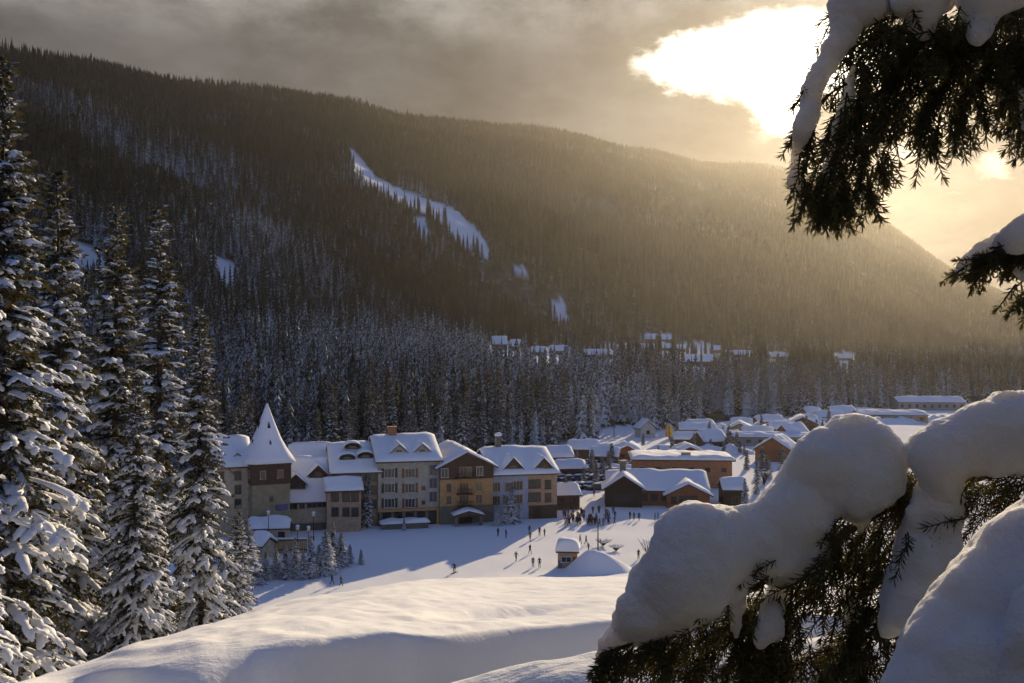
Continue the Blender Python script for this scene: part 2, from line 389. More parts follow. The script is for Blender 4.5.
def spruce_meshes(seed, Ht, Rb, step, blade, nb, pads, base=.03, power=.85, dens=1.0):
    """trunk, crown, snow of one spruce: whorls of drooping boughs with needle sprays and snow pads"""
    rnd = random.Random(seed); rs = np.random.RandomState(seed)
    tr = MB(); n = 9
    tr.tube([(0, 0, -1.5)]+[(rnd.uniform(-.04, .04), rnd.uniform(-.04, .04), Ht*i/n) for i in range(n+1)], [Ht*.018]+[Ht*.016*(1-i/(n+.3)) for i in range(n+1)], 7)
    B = []      # blades: p, dir, length, width
    SN = []
    z = Ht*base
    while z < Ht*.99:
        t = z/Ht
        L0 = Rb*(1-t)**power+.12
        for k in range(nb if t < .85 else max(3, nb-2)):
            a = rnd.uniform(0, 2*math.pi); L = L0*rnd.choice([.55, .75, .9, 1, 1.05, 1.15])*rnd.uniform(.85, 1.1)
            zz = z+rnd.uniform(-.5, .5)*step
            ca, sa = math.cos(a), math.sin(a)
            up = .05 + .55*t**2; dr = .55-.35*t
            dr *= rnd.uniform(.75, 1.3)
            def sp(s, ca=ca, sa=sa, L=L, zz=zz, up=up, dr=dr): return Vector((ca*L*s, sa*L*s, zz+L*(up*s-dr*s*s)))
            ns = max(3, int(L/blade*2.2*dens))
            for i in range(ns):
                s = (i+.6)/ns; p = sp(s); tg = (sp(min(1.02, s+.05))-sp(s-.05)).normalized(); side = Vector((-sa, ca, 0))
                wL = blade*(1.5-.9*s)*(.6+.5*min(1, L))
                for sg in (-1, 1):
                    dv = (tg*rnd.uniform(.4, .9)+side*sg*rnd.uniform(.6, 1)+Vector((0, 0, rnd.uniform(-.7, -.05)))).normalized()
                    B.append((p, dv, wL*rnd.uniform(.7, 1.4), blade*rnd.uniform(.22, .36)))
                    if rnd.random() < .6:
                        q = p+dv*wL*rnd.uniform(.3, .7)
                        dv2 = (dv+Vector((rnd.uniform(-.6, .6), rnd.uniform(-.6, .6), rnd.uniform(-1, -.1)))).normalized()
                        B.append((q, dv2, wL*rnd.uniform(.5, .9), blade*rnd.uniform(.2, .3)))
            B.append((sp(.97), (sp(1.0)-sp(.9)).normalized(), blade*1.2, blade*.3))
            if rnd.random() < pads and L > .3:
                s0 = rnd.uniform(.08, .4); s1 = rnd.uniform(.85, 1.05)
                SN.append((sp, s0, s1, min(.21, L*rnd.uniform(.055, .095)+.05), Vector((-sa, ca, 0)), rnd.random()*50))
                for q in range(rnd.randint(2, 5) if L > .8 else 0):
                    s = rnd.uniform(.4, .9); p = sp(s); sg = rnd.choice((-1, 1)); ln = L*rnd.uniform(.2, .4)*(1.2-s*.5)
                    dv = (Vector((ca, sa, 0))*rnd.uniform(.3, .9)+Vector((-sa, ca, 0))*sg).normalized()
                    def sp2(w, p=p, dv=dv, ln=ln): return p+dv*ln*w+Vector((0, 0, -ln*.45*w*w))
                    SN.append((sp2, .1, 1, min(.2, ln*rnd.uniform(.13, .24)+.035), dv.cross(Vector((0, 0, 1))), rnd.random()*50))
        z += step*(1-.45*t)*rnd.uniform(.8, 1.2)
    # blades to arrays: a folded diamond each
    P = np.array([b[0] for b in B]); D = np.array([b[1] for b in B]); L = np.array([b[2] for b in B])[:, None]; W = np.array([b[3] for b in B])[:, None]
    S = np.cross(D, rs.normal(size=D.shape)); S /= np.linalg.norm(S, axis=1, keepdims=True)+1e-9
    m = P+D*L*.45
    v = np.stack([P, m+S*W, P+D*L, m-S*W], 1).reshape(-1, 3)
    f = np.arange(len(B)*4).reshape(-1, 4)
    sv = []; sf = []
    for sp, s0, s1, w, side, sd in SN:
        nl = 9; base_i = len(sv)
        for i in range(nl+1):
            q = i/nl; p = sp(s0+(s1-s0)*q); prof = (math.sin(math.pi*min(1, .12+q*.85)))**.6
            ww = w*prof*(1+.8*mnoise.noise(Vector((q*7, sd, 0)))); hh = ww*.75*(1+.5*mnoise.noise(Vector((q*6, sd, 5))))
            for a in (-1.25, -.8, 0, .8, 1.25):
                sv.append(p+side*ww*math.sin(a*1.1)*1.15+Vector((0, 0, hh*(math.cos(a*1.25)-.15)+.02)))
        for i in range(nl):
            for j in range(5):
                a = base_i+i*5+j; b = base_i+i*5+(j+1) % 5
                sf.append((a, b, b+5, a+5))
        sf.append(tuple(base_i+j for j in range(4, -1, -1))); sf.append(tuple(base_i+nl*5+j for j in range(5)))
    return tr, (v, f), (sv, sf)
def spruce_proto(seed, **k):
    tr, (v, f), (sv, sf) = spruce_meshes(seed, **k)
    return dict(trunk=tr.mesh('trunk', [M['bark']], True), crown=np_mesh('crown', v, f, [M['needles']]), snow=np_mesh('snow', sv, sf, [M['tree_snow']], None, True), h=k['Ht'])
def merged_proto(seed, **k):
    tr, (v, f), (sv, sf) = spruce_meshes(seed, **k)
    mb = MB(); mb.add(tr.v, tr.f, 0); mb.add(v, [tuple(q) for q in f.tolist()], 1); mb.add(sv, sf, 2)
    return mb.mesh('conifer', [M['bark'], M['needles'], M['tree_snow']]), k['Ht']
def plant_spruce(pr, x, y, hgt, rz, label, group=None, name='spruce_tree', wide=1.0, z=None, cat='tree'):
    o = empty(name, (x, y, hz(x, y)-.1 if z is None else z), rz, label, cat, group); s = hgt/pr['h']; o.scale = (s*wide, s*wide, s)
    for q in ('trunk', 'crown', 'snow'): mobj(q, pr[q], o)
    return o
SP = [spruce_proto(11, Ht=24, Rb=3.6, step=.36, blade=.30, nb=7, pads=.68), spruce_proto(12, Ht=24, Rb=3.0, step=.38, blade=.30, nb=6, pads=.62, power=.75),
      spruce_proto(13, Ht=22, Rb=3.9, step=.38, blade=.30, nb=7, pads=.7, power=.95), spruce_proto(14, Ht=24, Rb=2.3, step=.42, blade=.28, nb=6, pads=.6, power=.7)]
near_spruces = [   # proto, u, top v, depth, width, label
    (0, 2, 55, 37, 1.0, 'tallest snow-laden spruce at the left edge of the view'),
    (2, 58, 168, 46, .9, 'broad snowy spruce second from the left edge, its top below the ridge'),
    (1, 116, 203, 52, 1.0, 'pointed snowy spruce behind the shorter spruce with the drooping snowy skirt'),
    (3, 160, 204, 62, 1.05, 'slender dark spruce with a narrow club-shaped top and little snow'),
    (2, 136, 372, 44, .95, 'shorter spruce with a drooping snowy skirt in front of taller spruces'),
    (1, 200, 305, 50, 1.0, 'lone-topped snowy spruce beside the steeple, rightmost of the near tall trees'),
    (0, 238, 505, 60, 1.2, 'small snowy spruce leaning out beside the tall trees, below the steeple'),
    (0, -52, 250, 25, 1.0, 'closest spruce at the lower left corner, only its big snowy bough ends showing'),
    (1, 30, 330, 42, 1.0, 'young spruce tucked between the two leftmost tall spruces'),
    (3, 92, 360, 55, 1.2, 'narrow spruce half hidden between the near snowy spruces')]
for k, (pi, u, vt, d, w, lab) in enumerate(near_spruces):
    x = gx(u, d); zb = hz(x, d)-.1; hh = gz(vt, d)-zb
    plant_spruce(SP[pi], x, d, hh, k*1.37+.4, lab, 'near snow-laden spruces', wide=w)

# belt of separate conifers at the foot of the slope
BELT = [merged_proto(40+i, Ht=20, Rb=[2.3, 2.0, 2.7, 1.8, 2.4][i], step=.75, blade=.62, nb=6, pads=[.75, .5, .85, .45, .95][i], power=[.8, .7, .9, .7, .8][i]) for i in range(5)]
def belt():
    rnd = random.Random(5); out = []
    tries = 0
    while len(out) < 262 and tries < 60000:
        tries += 1
        u = rnd.uniform(150, 1015); d0 = float(mtab(u)[0]); q = rnd.random()**1.5
        d = d0+4+q*d0*.28; x = gx(u, d)
        if 590 < u < 650 and d < d0+55: continue
        if any((x-a)**2+(d-b)**2 < (4.2+.003*d)**2 for a, b, *_ in out): continue
        out.append((x, d, u))
    zones = [(0, 300, 'tall conifer in the shaded forest rising behind the steeple'), (300, 445, 'tall conifer in the forest behind the grey hotel roof'),
             (445, 600, 'tall conifer in the forest behind the ochre and blue hotel roofs'), (600, 745, 'frosted conifer in the forest behind the red-brown lodge'),
             (745, 2000, 'hazy conifer in the golden forest edge beyond the far car park')]
    for x, d, u in out:
        me, h0 = BELT[rnd.randrange(5)]
        o = mobj('conifer', me); o.location = (x, d, hz(x, d)-.3); hh = rnd.uniform(15, 25); s = hh/h0
        o.scale = (s*rnd.uniform(.85, 1.1),)*2+(s,); o.rotation_euler = (rnd.uniform(-.02, .02), rnd.uniform(-.02, .02), rnd.uniform(0, 6.28))
        for a, b, lab in zones:
            if a <= u < b: tag(o, lab, 'tree', lab.replace('tall conifer', 'conifers').replace('frosted conifer', 'frosted conifers').replace('hazy conifer', 'hazy conifers'))
    return out
BELT_PTS = belt()

# the forest beyond: uncountable, one object
def make_forest():
    rs = np.random.RandomState(3); rnd = random.Random(8)
    n = 290000
    a = rs.uniform(-.64, .64, n); d = np.sqrt(rs.uniform(225.0**2, 4150.0**2, n))
    u = 512+1000*a; d0, d1, z1, d2, zr = mtab(u)
    keep = (d > d0+4) & (d < d2+70)
    inbelt = (d < d0*1.28+4)
    keep &= ~(inbelt & (rs.rand(n) < .35) & (u > 140))
    a, d = a[keep], d[keep]
    extra = rs.uniform(-.64, .64, 16000); e_d = np.sqrt(rs.uniform(225.0**2, 900.0**2, 16000)); dd0 = mtab(512+1000*extra)[0]
    k2 = e_d > dd0*1.12
    a = np.concatenate([a, extra[k2]]); d = np.concatenate([d, e_d[k2]])
    x = a*d; y = d; z = H(x, y)
    w = woods_shade(x, y, z)
    uu, vv = seen(x, y, z)
    thin = fbm(x*.009, y*.007, 4, 51)
    keep = (w > .5) & (thin > -.78+rs.uniform(-.45, .45, len(x)))
    keep |= (w <= .5) & (vv > 343) & (vv < 374) & (uu > 600) & (uu < 730) & (rs.rand(len(x)) < .06)
    B = np.array([(q[0], q[1]) for q in BELT_PTS])
    nb = d < 800
    for bx, by in B:
        keep &= ~(nb & ((x-bx)**2+(y-by)**2 < 5.0))
    x, y, z, d, uu = x[keep], y[keep], z[keep], d[keep], uu[keep]
    # unseen trees added beside and behind the viewpoint, to shade and absorb snow bounce
    bx = rs.uniform(-60, 60, 2600); by = rs.uniform(-70, 45, 2600)
    kb = ((by < -7) | (np.abs(bx) > .64*np.abs(by)+6.5)) & ((by < 0) | (bx > 0) | (bx < -.75*by-9)); bx, by = bx[kb][:520], by[kb][:520]
    x = np.concatenate([x, bx]); y = np.concatenate([y, by]); z = np.concatenate([z, H(bx, by)]); d = np.concatenate([d, np.full(len(bx), 300.)])
    n = len(x)
    scl = rs.uniform(.55, 1.35, n)*np.where(rs.rand(n) < .06, 1.2, 1); rot = rs.uniform(0, 6.28, n); pick = rs.randint(0, 4, n)
    frost = np.clip(.66-.44*sm((d-450)/900)+.30*fbm(x*.006, y*.004, 4, 61)+rs.uniform(-.2, .2, n), 0, .8)
    verts = []; faces = []; tid = []
    for k in range(4):
        mb = cone_tree(rnd, 18, [2.3, 2.0, 2.6, 1.7][k], [10, 11, 9, 12][k], [6, 5, 7, 5][k])
        nn = len(verts); verts += mb.v; faces += [tuple(i+nn for i in f) for f in mb.f]; tid += [k+1]*len(mb.v)
    me = bpy.data.meshes.new('forest'); me.from_pydata(verts+list(zip(x.tolist(), y.tolist(), (z-.3).tolist())), [], faces)
    me.materials.append(M['forest'])
    nt = len(verts)
    def attr(nm, ty, arr, fill):
        q = me.attributes.new(nm, ty, 'POINT'); q.data.foreach_set('value', np.concatenate([np.full(nt, fill), arr]).astype(np.int32 if ty == 'INT' else np.float32))
    t = me.attributes.new('tid', 'INT', 'POINT'); t.data.foreach_set('value', np.array(tid+[0]*n, np.int32))
    attr('pick', 'INT', pick, 0); attr('scl', 'FLOAT', scl, 1.0); attr('rot', 'FLOAT', rot, 0.0); attr('frost', 'FLOAT', frost, 0.0); attr('tone', 'FLOAT', np.clip(rs.rand(n)**2.2+.25*fbm(x*.01, y*.01, 2, 71), 0, 1), 0.0)
    o = mobj('forest', me); tag(o, 'dense conifer forest covering the mountainside above the village', 'forest', kind='stuff')
    ng = bpy.data.node_groups.new('forest_scatter', 'GeometryNodeTree')
    ng.interface.new_socket('Geometry', in_out='INPUT', socket_type='NodeSocketGeometry'); ng.interface.new_socket('Geometry', in_out='OUTPUT', socket_type='NodeSocketGeometry')
    nd = ng.nodes.new; L = ng.links.new
    gi = nd('NodeGroupInput'); go = nd('NodeGroupOutput')
    def named(nm, ty):
        q = nd('GeometryNodeInputNamedAttribute'); q.data_type = ty; q.inputs['Name'].default_value = nm; return next(s for s in q.outputs if s.enabled)
    tidn = named('tid', 'INT')
    def sep(k):
        c = nd('FunctionNodeCompare'); c.data_type = 'INT'; c.operation = 'EQUAL'
        ins = [s for s in c.inputs if s.enabled]; L(tidn, ins[0]); ins[1].default_value = k
        s = nd('GeometryNodeSeparateGeometry'); s.domain = 'POINT'; L(gi.outputs[0], s.inputs[0]); L(c.outputs[0], s.inputs[1]); return s.outputs[0]
    g2i = nd('GeometryNodeGeometryToInstance')
    for k in (1, 2, 3, 4): L(sep(k), g2i.inputs[0])
    iop = nd('GeometryNodeInstanceOnPoints'); L(sep(0), iop.inputs['Points']); L(g2i.outputs[0], iop.inputs['Instance'])
    iop.inputs['Pick Instance'].default_value = True; L(named('pick', 'INT'), iop.inputs['Instance Index'])
    cr = nd('ShaderNodeCombineXYZ'); L(named('rot', 'FLOAT'), cr.inputs[2]); L(cr.outputs[0], iop.inputs['Rotation'])
    L(named('scl', 'FLOAT'), iop.inputs['Scale']); L(iop.outputs[0], go.inputs[0])
    mo = o.modifiers.new('scatter', 'NODES'); mo.node_group = ng
    print('forest trees', n)
    return o
make_forest()
# ------------------------------------------------------------------ village: materials and builders
for nm, c in dict(stucco_grey=(.42, .38, .30), stucco_beige=(.50, .41, .28), stucco_tan=(.42, .29, .185), stucco_blue=(.33, .36, .45), ochre=(.45, .275, .125),
                  brown_wood=(.10, .063, .042), dark_wood=(.05, .034, .025), red_wood=(.26, .11, .05), terracotta=(.34, .165, .09), stone=(.17, .145, .115), tower_stone=(.31, .25, .155),
                  white_trim=(.50, .48, .44), roof_edge=(.10, .065, .048), backlit_wood=(.42, .28, .11), concrete=(.30, .29, .27), black_metal=(.03, .03, .032),
                  skin=(.5, .33, .25), lamp_glass=(.75, .68, .5), sign_blue=(.13, .13, .22), flag_orange=(.8, .28, .03), flag_yellow=(.75, .55, .1), red=(.45, .03, .03), tyre=(.02, .02, .02)).items():
    M[nm] = m_plain(nm, c, .85, .16, 1.3, bmp=.15)
def m_glass(name, c, r):
    m, b = mat(name); b.inputs['Base Color'].default_value = (*c, 1); b.inputs['Roughness'].default_value = r; b.inputs['Specular IOR Level'].default_value = .5; return m
M['glass'] = m_glass('window_glass', (.035, .035, .035), .12)
PAINT = [m_glass('paint_'+k, c, .3) for k, c in dict(black=(.015, .015, .017), grey=(.07, .07, .075), blue=(.02, .035, .08), red=(.16, .015, .015), silver=(.28, .28, .28), green=(.02, .04, .025)).items()]

def snow_sheet(P, nu, nv, thick, seed=0, flat=6, amp=.3, fr=.4):
    """a rounded blanket of snow lying on the surface P(u, v)"""
    mb = MB(); top = []; bot = []
    for i in range(nu+1):
        for j in range(nv+1):
            u, v = i/nu, j/nv; p = Vector(P(u, v))
            e = max(0, 1-abs(2*u-1)**flat)**.5*max(0, 1-abs(2*v-1)**flat)**.5
            k = thick*(.25+.75*e)*(1+amp*mnoise.noise(Vector((p.x*fr+seed*7.7, p.y*fr, p.z*fr+seed)))*1.6)
            top.append((p.x, p.y, p.z+max(.04, k))); bot.append((p.x, p.y, p.z+.012))
    n = (nu+1)*(nv+1); w = nv+1; fs = []
    for i in range(nu):
        for j in range(nv):
            a = i*w+j; fs.append((a, a+w, a+w+1, a+1)); fs.append((n+a, n+a+1, n+a+w+1, n+a+w))
    for i in range(nu):
        a = i*w; fs.append((a, n+a, n+a+w, a+w)); a = i*w+nv; fs.append((a, a+w, n+a+w, n+a))
    for j in range(nv):
        fs.append((j, j+1, n+j+1, n+j)); a = nu*w+j; fs.append((a, n+a, n+a+1, a+1))
    return mb.add(top+bot, fs)
def gable(root, W, D, He, Hr, axis='x', over=.7, wall='stucco_beige', snow=.55, y0=0.0, x0=0.0, z0=-1.5, seed=0, wallname='wall', hip=0.0, edge='roof_edge', split=None):
    """walls, roof shell and roof snow; facade in the local plane y = y0 looking to -y"""
    T = .28
    if axis == 'x':
        prof = [(y0, z0), (y0+D, z0), (y0+D, He), (y0+D/2, Hr-.02), (y0, He)]
        cuts = split or [(-W/2, W/2, wall)]
        for a, b, m_ in cuts:
            mb = MB(); mb.prism([(x0+a, y, z) for y, z in prof], (b-a, 0, 0)); mb.build(wallname, M[m_], root)
        sl = (Hr-He)/(D/2); ze = He-over*sl+.05
        top = [(y0-over, ze+T), (y0+D/2, Hr+T), (y0+D+over, ze+T)]; bt = [(y0+D+over, ze), (y0+D/2, Hr), (y0-over, ze)]
        mb = MB(); mb.prism([(x0-W/2-over*.6, y, z) for y, z in top+bt], (W+over*1.2, 0, 0)); rf = mb.build('roof', M[edge], root)
        def P(u, v):
            x = (u-.5)*(W+over*1.2); y = (v-.5)*(D+2*over); z = Hr+T-abs(y)*sl
            if hip: z = min(z, Hr+T-hip*max(0, abs(x)-(W/2-(Hr-He)/hip)))
            return (x0+x, y0+D/2+y, z)
        snow_sheet(P, max(10, int(W/.8)), 18, snow, seed).build('snow', M['roof_snow'], rf, True)
    else:
        prof = [(-W/2, z0), (W/2, z0), (W/2, He), (0, Hr-.02), (-W/2, He)]
        mb = MB(); mb.prism([(x0+x, y0, z) for x, z in prof], (0, D, 0)); mb.build(wallname, M[wall], root)
        sl = (Hr-He)/(W/2); ze = He-over*sl+.05
        top = [(-W/2-over, ze+T), (0, Hr+T), (W/2+over, ze+T)]; bt = [(W/2+over, ze), (0, Hr), (-W/2-over, ze)]
        mb = MB(); mb.prism([(x0+x, y0-over, z) for x, z in top+bt], (0, D+2*over, 0)); rf = mb.build('roof', M[edge], root)
        def P(u, v):
            x = (u-.5)*(W+2*over); y = -over+v*(D+2*over); return (x0+x, y0+y, Hr+T-abs(x)*sl)
        snow_sheet(P, 18, max(10, int(D/.8)), snow, seed).build('snow', M['roof_snow'], rf, True)
    return rf
WC = {}
def window(root, x, z, w, h, y=0.0, frame='white_trim', bars=2, name='window', rz=0.0, lit=None):
    key = (round(w, 2), round(h, 2), frame, bars)
    if key not in WC:
        mb = MB(); t = .13
        mb.box((0, -.03, h/2-t/2), (w, .12, t)); mb.box((0, -.06, -h/2+t/2), (w+.16, .18, t))
        for sx in (-1, 1): mb.box((sx*(w/2-t/2), -.03, 0), (t, .12, h-2*t-.01))
        for k in range(1, bars): mb.box((-w/2+w*k/bars, -.025, 0), (.07, .09, h-2*t-.01))
        f = mb.mesh('window', [M[frame]])
        mb = MB(); mb.box((0, -.012, 0), (w-.2, .024, h-.2)); g = mb.mesh('pane', [M['glass']]); WC[key] = (f, g)
    f, g = WC[key]; o = mobj(name, f, root); o.location = (x, y, z); o.rotation_euler = (0, 0, rz); mobj('pane', g, o); return o
def part(root, name, m, *boxes, snow=False, smooth=False):
    mb = MB()
    for c, s_ in boxes: mb.box(c, s_)
    return mb.build(name, M[m], root, smooth)
def dormer(root, x, y, z, w, h, dp, wall='brown_wood', seed=0):
    """gabled dormer whose front stands at y; root's local frame"""
    mb = MB(); mb.prism([(x-w/2, y, z-.6), (x+w/2, y, z-.6), (x+w/2, y, z+.15*h), (x, y, z+h*.8), (x-w/2, y, z+.15*h)], (0, dp, 0)); d = mb.build('dormer', M[wall], root)
    o = .45; sl = h*.65/(w/2)
    mb = MB(); t = [(x-w/2-o, z+.15*h-o*sl+.05), (x, z+h*.8+.05), (x+w/2+o, z+.15*h-o*sl+.05)]
    mb.prism([(a, y-.35, b+.18) for a, b in t]+[(a, y-.35, b) for a, b in t[::-1]], (0, dp+.3, 0)); mb.build('dormer_roof', M['roof_edge'], d)
    snow_sheet(lambda u, v: (x+(u-.5)*(w+2*o), y-.4+v*(dp+.4), z+h*.8+.24-abs((u-.5)*(w+2*o))*sl), 12, 6, .45, seed).build('dormer_snow', M['roof_snow'], d, True)
    mb = MB(); mb.box((x, y-.02, z+.12*h), (w*.36, .05, h*.45)); mb.build('dormer_window', M['glass'], d)
    return d
# ---- hotel row, facades on one line
HA = R(14); HC, HS = math.cos(HA), math.sin(HA); HO = (gx(380, 195), 195.0)
def hpos(u, off=0.0):
    ox, oy = HO[0]-HS*-off*0-HS*off, HO[1]+HC*off
    a = (u-512)/F; s_ = (a*oy-ox)/(HC-a*HS); return ox+HC*s_, oy+HS*s_
def hroot(name, u1, u2, label, off=0.0, cat='building', group='buildings of the hotel row'):
    x1, y1 = hpos(u1, off); x2, y2 = hpos(u2, off); W = math.hypot(x2-x1, y2-y1)
    o = empty(name, ((x1+x2)/2, (y1+y2)/2, 0), HA, label, cat, group)
    def loc(u, v, y=0.0):   # local x and z of a facade point
        a, b = hpos(u, off+y); return ((a-(x1+x2)/2)*HC+(b-(y1+y2)/2)*HS, gz(v, b))
    return o, W, loc
# low wing beside the tower
o, W, L = hroot('low_wing', 281, 331, 'low beige wing with a deep snowy roof and gabled dormers next to the steeple tower', -1)
gable(o, W, 14, 5.9, 12.6, 'x', .8, 'stucco_beige', .55, seed=1)
for u, v in ((292.5, 504.5), (302, 504), (312, 503), (322, 502.5)): x, z = L(u, v); window(o, x, z, 2.0 if u != 302 else 1.2, 2.0, frame='stucco_tan')
for u, v, w_, yy in ((296, 484, 3.6, 1.2), (319, 476, 3.4, 3.2)):
    x, z = L(u, v); dormer(o, x, yy-.3, z-.5, w_, 2.5, 5, seed=int(u))
part(o, 'plinth', 'stone', ((0, -.05, .4), (W+.1, .3, 1.9)))
o, W, L = hroot('rear_wing', 291, 333, 'taller rear hotel roof rising behind the low beige wing, brown bargeboard at its left', 10.5)
gable(o, W, 9, 11.0, 14.4, 'x', .8, 'brown_wood', .6, seed=2)
# porch wing
o, W, L = hroot('porch_wing', 327, 361, 'small projecting wing with a single-pitch snow roof behind two snowy spruces', -4.5)
mb = MB(); mb.prism([(-W/2, 0, -1.5), (-W/2, 4.2, -1.5), (-W/2, 4.2, 9.4), (-W/2, 0, 8.0)], (W, 0, 0)); mb.build('wall', M['stucco_tan'], o)
mb = MB(); mb.prism([(-W/2-.5, -.9, 7.9), (-W/2-.5, 4.2, 9.75), (-W/2-.5, 4.2, 9.5), (-W/2-.5, -.9, 7.6)], (W+1, 0, 0)); rf = mb.build('roof', M['roof_edge'], o)
snow_sheet(lambda u, v: ((u-.5)*(W+1), -.9+v*5.1, 7.92+v*1.85), 12, 8, .55, 3).build('snow', M['roof_snow'], rf, True)
for u in (335, 346, 355):
    for v in (497, 512): x, z = L(u, v); window(o, x, z, 1.4, 1.8, frame='brown_wood')
# beige connecting block
o, W, L = hroot('beige_block', 332, 380, 'tan four-storey hotel block with eyebrow dormers, left of the grey block', .6)
gable(o, W, 19, 10.6, 14.8, 'x', .8, 'stucco_tan', .6, seed=4)
for u in (363.5, 373):
    for v in (476.5, 490, 504): x, z = L(u, v); window(o, x, z, 1.5, 1.9, frame='stone')
def eyebrow(root, x, y, z, w, seed):
    mb = MB(); n = 10
    pr = [(x+w/2*math.cos(math.pi*k/n), y, z+w*.34*math.sin(math.pi*k/n)) for k in range(n+1)]
    mb.prism(pr[::-1], (0, 3.6, 0)); d = mb.build('dormer', M['dark_wood'], root)
    snow_sheet(lambda u, v: (x-(w/2+.3)*math.cos(math.pi*u), y-.35+v*4.0, z+.05+(w*.34+.06)*math.sin(math.pi*u)), 14, 5, .38, seed).build('dormer_snow', M['roof_snow'], d, True)
    mb = MB(); mb.box((x, y-.02, z+w*.09), (w*.5, .05, w*.14)); mb.build('dormer_window', M['glass'], d)
for u, v, yy in ((347, 455, 4.2), (365, 453, 4.2), (352, 444, 7.2)):
    x, z = L(u, v, yy); eyebrow(o, x, yy-1.3, z-.75, 3.0, int(u))
# grey four-storey block
o, W, L = hroot('grey_block', 378, 440, 'tall pale grey four-storey hotel block with shutters and eyebrow dormers')
rf = gable(o, W, 20, 12.6, 16.3, 'x', .9, 'stucco_grey', .6, seed=5)
mb = MB(); mb.box((-2.1, 10, 17.2), (1.7, 1.3, 2.4)); mb.box((-2.1, 10, 18.45), (2.0, 1.6, .2)); mb.build('chimney', M['flag_orange' if 0 else 'terracotta'], rf)
for u in (389.5, 410):
    for v in (473, 488, 503):
        x, z = L(u, v); wd = window(o, x, z, 2.1, 1.9, frame='white_trim', bars=3)
        for sx in (-1, 1): part(wd, 'shutter', 'red_wood' if u > 400 else 'brown_wood', ((sx*1.32, -.05, 0), (.5, .09, 1.9)))
for v in (488, 502.5): x, z = L(423.5, v); window(o, x, z, .8, .8, frame='red_wood', bars=1)
x1, z1 = L(428.5, 463); x2, _ = L(437.5, 463)
for k, v in enumerate((470, 483, 496.5)):
    x, z = L(433, v); window(o, x, z, x2-x1-.1, 2.2, y=-.05, frame='stucco_blue', bars=2)
xa, _ = L(379, 500); xb, zb = L(439, 509.5)
part(o, 'cornice', 'ochre', ((0, -.25, zb+.25), (W, .5, .45)))
part(o, 'ground_floor', 'dark_wood', ((0, -.06, zb/2-.6), (W-.1, .12, zb+.9)))
for q in range(6): part(o, 'pillar', 'ochre' if q > 4 else 'stone', ((-W/2+.5+q*(W-1)/5, -.45, zb/2-.5), (.6, .5, zb+1.0)))
for q in range(5): window(o, -W/2+.5+(q+.5)*(W-1)/5, zb/2+.1, 1.5, 1.9, y=-.13, frame='dark_wood')
for u, v in ((398, 448), (421, 447.5)):
    x, z = L(u, v, 3.6); dormer(o, x, 1.9, z-.9, 3.0, 2.0, 5, 'stucco_grey', seed=int(u))
# ochre gabled centre
o, W, L = hroot('gabled_hotel', 440, 493, 'ochre hotel front with a dark brown gable, balconies and a snow-topped entrance canopy', -1.0)
gable(o, W, 21, 11.2, 13.9, 'y', 1.0, 'ochre', .6, seed=6)
xm, zt = L(466, 479)
mb = MB(); mb.prism([(-W/2-.06, -.09, zt), (W/2+.06, -.09, zt), (W/2+.06, -.09, 11.15), (0, -.09, 13.8), (-W/2-.06, -.09, 11.15)], (0, .5, 0)); mb.build('gable_cladding', M['brown_wood'], o)
part(o, 'ground_floor', 'stone', ((0, -.12, 1.0), (W+.1, .24, 5.0)))
for u, v, w_, h_, yy in ((444.5, 473, 1.5, 1.9, -.1), (479.5, 471, 1.4, 1.9, -.1), (479, 486, 1.4, 1.9, 0), (479, 499, 1.4, 1.9, 0), (449, 488, 1.1, 1.9, 0), (449, 500, 1.1, 1.8, 0)):
    x, z = L(u, v); window(o, x, z, w_, h_, y=yy, frame='ochre' if v > 480 else 'white_trim')
for v0, u1, u2 in ((478, 455, 476), (494, 456, 472), (506, 456, 472)):
    x1, z0 = L(u1, v0); x2, _ = L(u2, v0); w_ = x2-x1; xc = (x1+x2)/2
    b = part(o, 'balcony', 'brown_wood', ((xc, -.75, z0), (w_, 1.3, .18)))
    mb = MB()
    for q in range(13): mb.box((x1+.05+q*(w_-.1)/12, -1.36, z0+.53), (.07, .06, .88))
    mb.box((xc, -1.36, z0+1.02), (w_, .1, .1)); mb.build('railing', M['dark_wood'], b)
    window(o, xc, z0+1.15, w_*.6, 2.0, y=-.1, frame='stucco_tan' if v0 < 490 else 'ochre', bars=3)
x1, zc = L(450.5, 513); x2, _ = L(480, 513); xc = (x1+x2)/2; w_ = x2-x1
mb = MB(); mb.prism([(xc-w_/2, -3.6, zc-.3), (xc+w_/2, -3.6, zc-.3), (xc+w_/2, -3.6, zc), (xc, -3.6, zc+.85), (xc-w_/2, -3.6, zc)], (0, 3.4, 0)); cn = mb.build('entrance_canopy', M['brown_wood'], o)
snow_sheet(lambda u, v: (xc+(u-.5)*(w_+.3), -3.7+v*3.4, zc+.87-abs(u-.5)*1.7), 16, 6, .45, 9, flat=4).build('canopy_snow', M['roof_snow'], cn, True)
for sx in (-1, 1): part(o, 'post', 'stone', ((xc+sx*(w_/2-.5), -3.2, zc/2-.5), (.5, .5, zc+.5)))
part(o, 'door', 'dark_wood', ((xc, -.28, 1.3), (2.6, .1, 2.9)))
